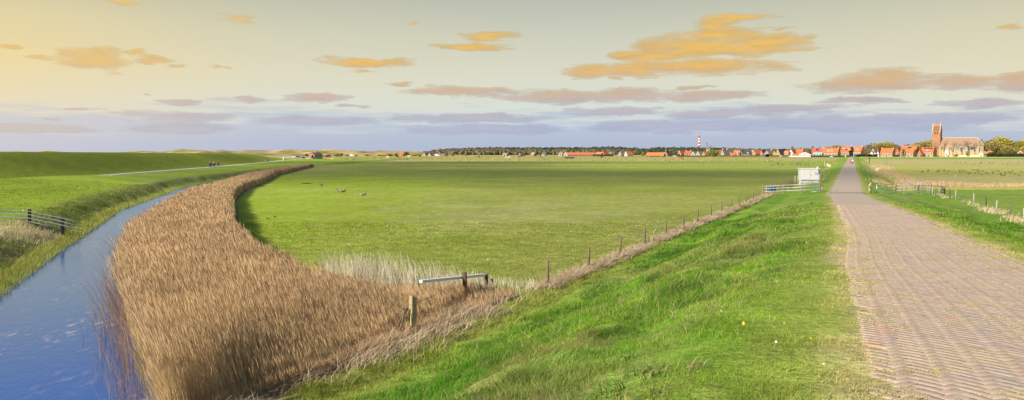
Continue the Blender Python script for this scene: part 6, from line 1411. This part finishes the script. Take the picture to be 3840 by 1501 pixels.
cow(1531, 590, 780, -.1, 'white cow far off near the chalets, the left of two', WHITE, mat('cow_white', C(226, 220, 210))); cow(1536, 591, 760, .4, 'white cow far off near the chalets, the right of two', WHITE, mat('cow_white', C(226, 220, 210)))
cow(2928, 589, 820, .2, 'white pony sized cow at the edge of the village pasture', WHITE, mat('cow_white', C(226, 220, 210)))

# ------------------------------------------------------------------ vehicles, bales and odds
def car(u, Y, rz, m, label, van=False, cat='car', name='parked_car'):
    g = empty(name, at(u, Y, .02), rz); tag(g, label, cat, 'vehicles parked in the distance')
    pr = [(-2.1, .35), (2.1, .35), (2.15, .75), (1.95, .95), (1.2, 1.02), (.65, 1.48), (-1.1, 1.5), (-1.9, 1.05), (-2.15, .9)] if not van else [(-2.4, .35), (2.4, .35), (2.45, .9), (2.2, 1.15), (1.7, 1.95), (1.4, 2.15), (-2.3, 2.15), (-2.4, 2.0)]
    mb = MB(); mb.prism(pr, -.85, .85); mb.build('body', m, g, bevel=.06)
    w = [(.95, 1.04), (.60, 1.40), (-1.0, 1.42), (-1.6, 1.05)] if not van else [(2.05, 1.2), (1.6, 1.85), (-.1, 1.85), (-.1, 1.2)]
    mb = MB(); mb.prism(w, -.875, .875); mb.build('window', GLASS, g)
    for x_ in (-1.35, 1.35):
        for s in (-1, 1): mb = MB(); mb.tube([(x_, s*.72, .33), (x_, s*.9, .33)], .33, 14); mb.build('wheel', RUB, g)
WC = mat('white_car', C(230, 232, 236), .3, .03, spec=.5); DC = mat('dark_car', C(44, 46, 54), .3, .05, spec=.5); SC_ = mat('silver_car', C(130, 132, 134), .3, .05, metal=.4)
car(1102, 720, .2, WC, 'white car on the gravel at the end of the dike path'); car(1111, 740, .3, SC_, 'silver car right behind the white one at the path end'); car(1118, 735, .1, DC, 'black car parked right of the silver one at the path end')
car(1136, 640, 1.2, SC_, 'grey car by itself on the track towards the farmhouse'); car(1230, 790, .1, DC, 'black van right of the farmhouse', True, 'van', 'van'); car(1321, 860, 0, WC, 'white van among the bushes at the foot of the dunes', True, 'van', 'van')
car(1905, 690, .1, WC, 'low white car alone in the far pasture below the cream hut'); car(1950, 850, 0, DC, 'black car beside the single slanting thatched hut'); car(1640, 900, 0, WC, 'white van before the holiday chalets', True, 'van', 'van')
car(3513, 860, -.5, DC, 'dark pickup left of the churchyard wall'); 
A = at(3209, 800); g = empty('parasol', A); tag(g, 'blue parasol over a stand at the end of the road', 'parasol'); mb = MB(); mb.tube([(0, 0, 0), (0, 0, 3.0)], .12, 6); mb.build('pole', WHITE, g); mb = MB(); mb.lathe([(1.7, 2.2), (1.0, 2.8), (.1, 3.3)], n=10); mb.build('canopy', mat('blue_canvas', C(66, 110, 200)), g)
A = at(3171, 806); g = empty('white_pillar', A); tag(g, 'white gate pillar at the end of the hedge left of the road', 'pillar'); mb = MB(); mb.box((0, 0, .9), (.9, .9, 1.9)); mb.build('shaft', WHITE, g, bevel=.05); mb = MB(); mb.box((0, 0, 1.95), (1.3, 1.3, .25)); mb.build('cap', CONC, g, bevel=.04)
A = at(3118, 800); g = empty('boat', A, -.4); tag(g, 'small upturned turquoise boat lying in front of the long hedge', 'boat'); mb = MB()
pr = [(-1.9, .0), (-1.6, .7), (-.6, 1.0), (.8, 1.0), (1.6, .75), (1.95, .0)]; V = []
for i, (x_, h_) in enumerate(pr):
    for a in np.linspace(0, math.pi, 7): V.append((x_, math.cos(a)*(.2+.75*h_), math.sin(a)*h_+.05))
mb.add(V, [(i*7+k, i*7+k+1, i*7+k+8, i*7+k+7) for i in range(5) for k in range(6)]+[tuple(range(7)), tuple(range(41, 34, -1))]); mb.build('hull', mat('turquoise_paint', C(90, 190, 160)), g, True); mb = MB(); mb.tube([(-1.9, 0, .10), (-.6, 0, 1.1), (.8, 0, 1.1), (1.9, 0, .12)], .07, 6); mb.build('keel', WHITE, g)
# wrapped bales
def bale():
    g = empty('wrapped_bale', (0, -300, 0)); tag(g, None, 'bale'); mb = MB(); mb.lathe([(.5, 0), (.66, .12), (.68, 1.1), (.52, 1.25)], n=16); mb.build('wrap', mat('black_film', C(38, 40, 44), .35, .2, 5, spec=.5), g, True); mb = MB(); mb.lathe([(.5, 1.26), (.3, 1.31)], n=14); mb.build('top', mat('grey_film', C(150, 150, 150), .4), g); return reg(g)  # bale top is a paler grey disc than the black wrap
b0 = bale()
for k in range(9):
    u = 2119+k*4.05; A = at(u, 640); b_ = dup(b0, A, k*.7) if k else b0
    if not k: b_.location = A
    tag(b_, 'black film wrapped bale in the row standing in the pasture below the salmon barn', None, 'row of black wrapped bales')
A = at(1192, 555); g = empty('container', A, -.05); tag(g, 'long low dark green container in front of the brick farmhouse', 'container'); mb = MB(); mb.box((0, 0, .75), (6.1, 2, 1.35)); mb.build('body', mat('dark_green_steel', C(44, 58, 52), .6, .15), g, bevel=.03); mb = MB(); mb.box((0, 0, 1.49), (6.3, 2.2, .12)); mb.build('lid', mat('green_lid', C(84, 96, 84)), g)
mb = MB()
for k in range(9): mb.box((-2.7+k*.67, -1.03, .75), (.08, .06, 1.2))
mb.build('ribs', mat('green_lid', C(84, 96, 84)), g)
for u, w_, m, lb in ((1233, 2.6, mat('orange_plastic', C(214, 130, 84)), 'orange trough in the pasture right of the dark container'), (1244, .9, mat('tan_box', C(206, 178, 126)), 'tan box right of the orange trough'), (1250, .8, mat('cream_box', C(226, 206, 160)), 'cream box, rightmost of the small boxes beyond the container')):
    A = at(u, 545); g = empty('trough' if w_ > 1 else 'crate', A); tag(g, lb, 'trough' if w_ > 1 else 'crate'); mb = MB(); mb.box((0, 0, .3), (w_, .8, .62), taper=1.08); mb.build('tub', m, g, bevel=.04); mb = MB(); mb.box((0, 0, .64), (w_*1.14, .95, .06)); mb.build('rim', m, g, bevel=.01)
A = at(1063, 468); g = empty('path_marker', A); tag(g, 'white round topped marker beside the far end of the dike path', 'marker'); mb = MB(); mb.box((0, 0, .7), (.5, .3, 1.5)); mb.build('stem', WHITE, g, bevel=.05); mb = MB(); mb.ball((0, 0, 1.6), (.42, .2, .42), 12, 8); mb.build('head', WHITE, g, True); mb = MB(); mb.box((.9, 0, .2), (1.3, .3, .3)); mb.build('foot', DARKR, g)
A = at(2257, 690); g = empty('tarred_hut', A); tag(g, 'tiny dark hut standing by itself in the pasture before the red twin gable', 'hut'); mb = MB(); mb.add([(-.9, -.8, 0), (.9, -.8, 0), (.9, -.8, 1.3), (0, -.8, 1.9), (-.9, -.8, 1.3), (-.9, .8, 0), (.9, .8, 0), (.9, .8, 1.3), (0, .8, 1.9), (-.9, .8, 1.3)], [(4, 3, 2, 1, 0), (5, 6, 7, 8, 9), (0, 1, 6, 5), (1, 2, 7, 6), (4, 0, 5, 9), (2, 3, 8, 7), (3, 4, 9, 8)]); mb.build('wall', mat('grey_boards', C(92, 90, 96)), g); mb = MB(); mb.add(*quad_slab([(-1.1, -1, 1.25), (-1.1, 1, 1.25), (0, 1, 2.02), (0, -1, 2.02)], .1)); mb.add(*quad_slab([(1.1, -1, 1.25), (1.1, 1, 1.25), (0.01, 1, 2.02), (0.01, -1, 2.02)], .1)); mb.build('roof', BLACKW, g)
# earth heap and the weedy patch
for u, Y, r, m, lb, nm_ in ((2547, 560, (3.2, 2, 1.7), mat('brown_earth', C(150, 112, 70), .95, .3, 1), 'brown heap of earth at the edge of the straw field before the left village', 'earth_heap'), (1148, 133, (.95, .5, .12), mat('weed_green', C(48, 66, 28), .95, .3, 5), 'low dark patch of weeds in the pasture left of the geese', 'weed_patch')):
    A = at(u, Y); rng = np.random.default_rng(5); mb = MB(); mb.ball((0, 0, 0), r, 22, 12); mb.v = [(x_*(1+.12*rng.normal()), y_*(1+.12*rng.normal()), z_*(1+.18*rng.normal())) for x_, y_, z_ in mb.v]; o = mb.build(nm_, m, None, True); o.location = A; tag(o, lb, 'heap' if 'heap' in nm_ else 'weeds')
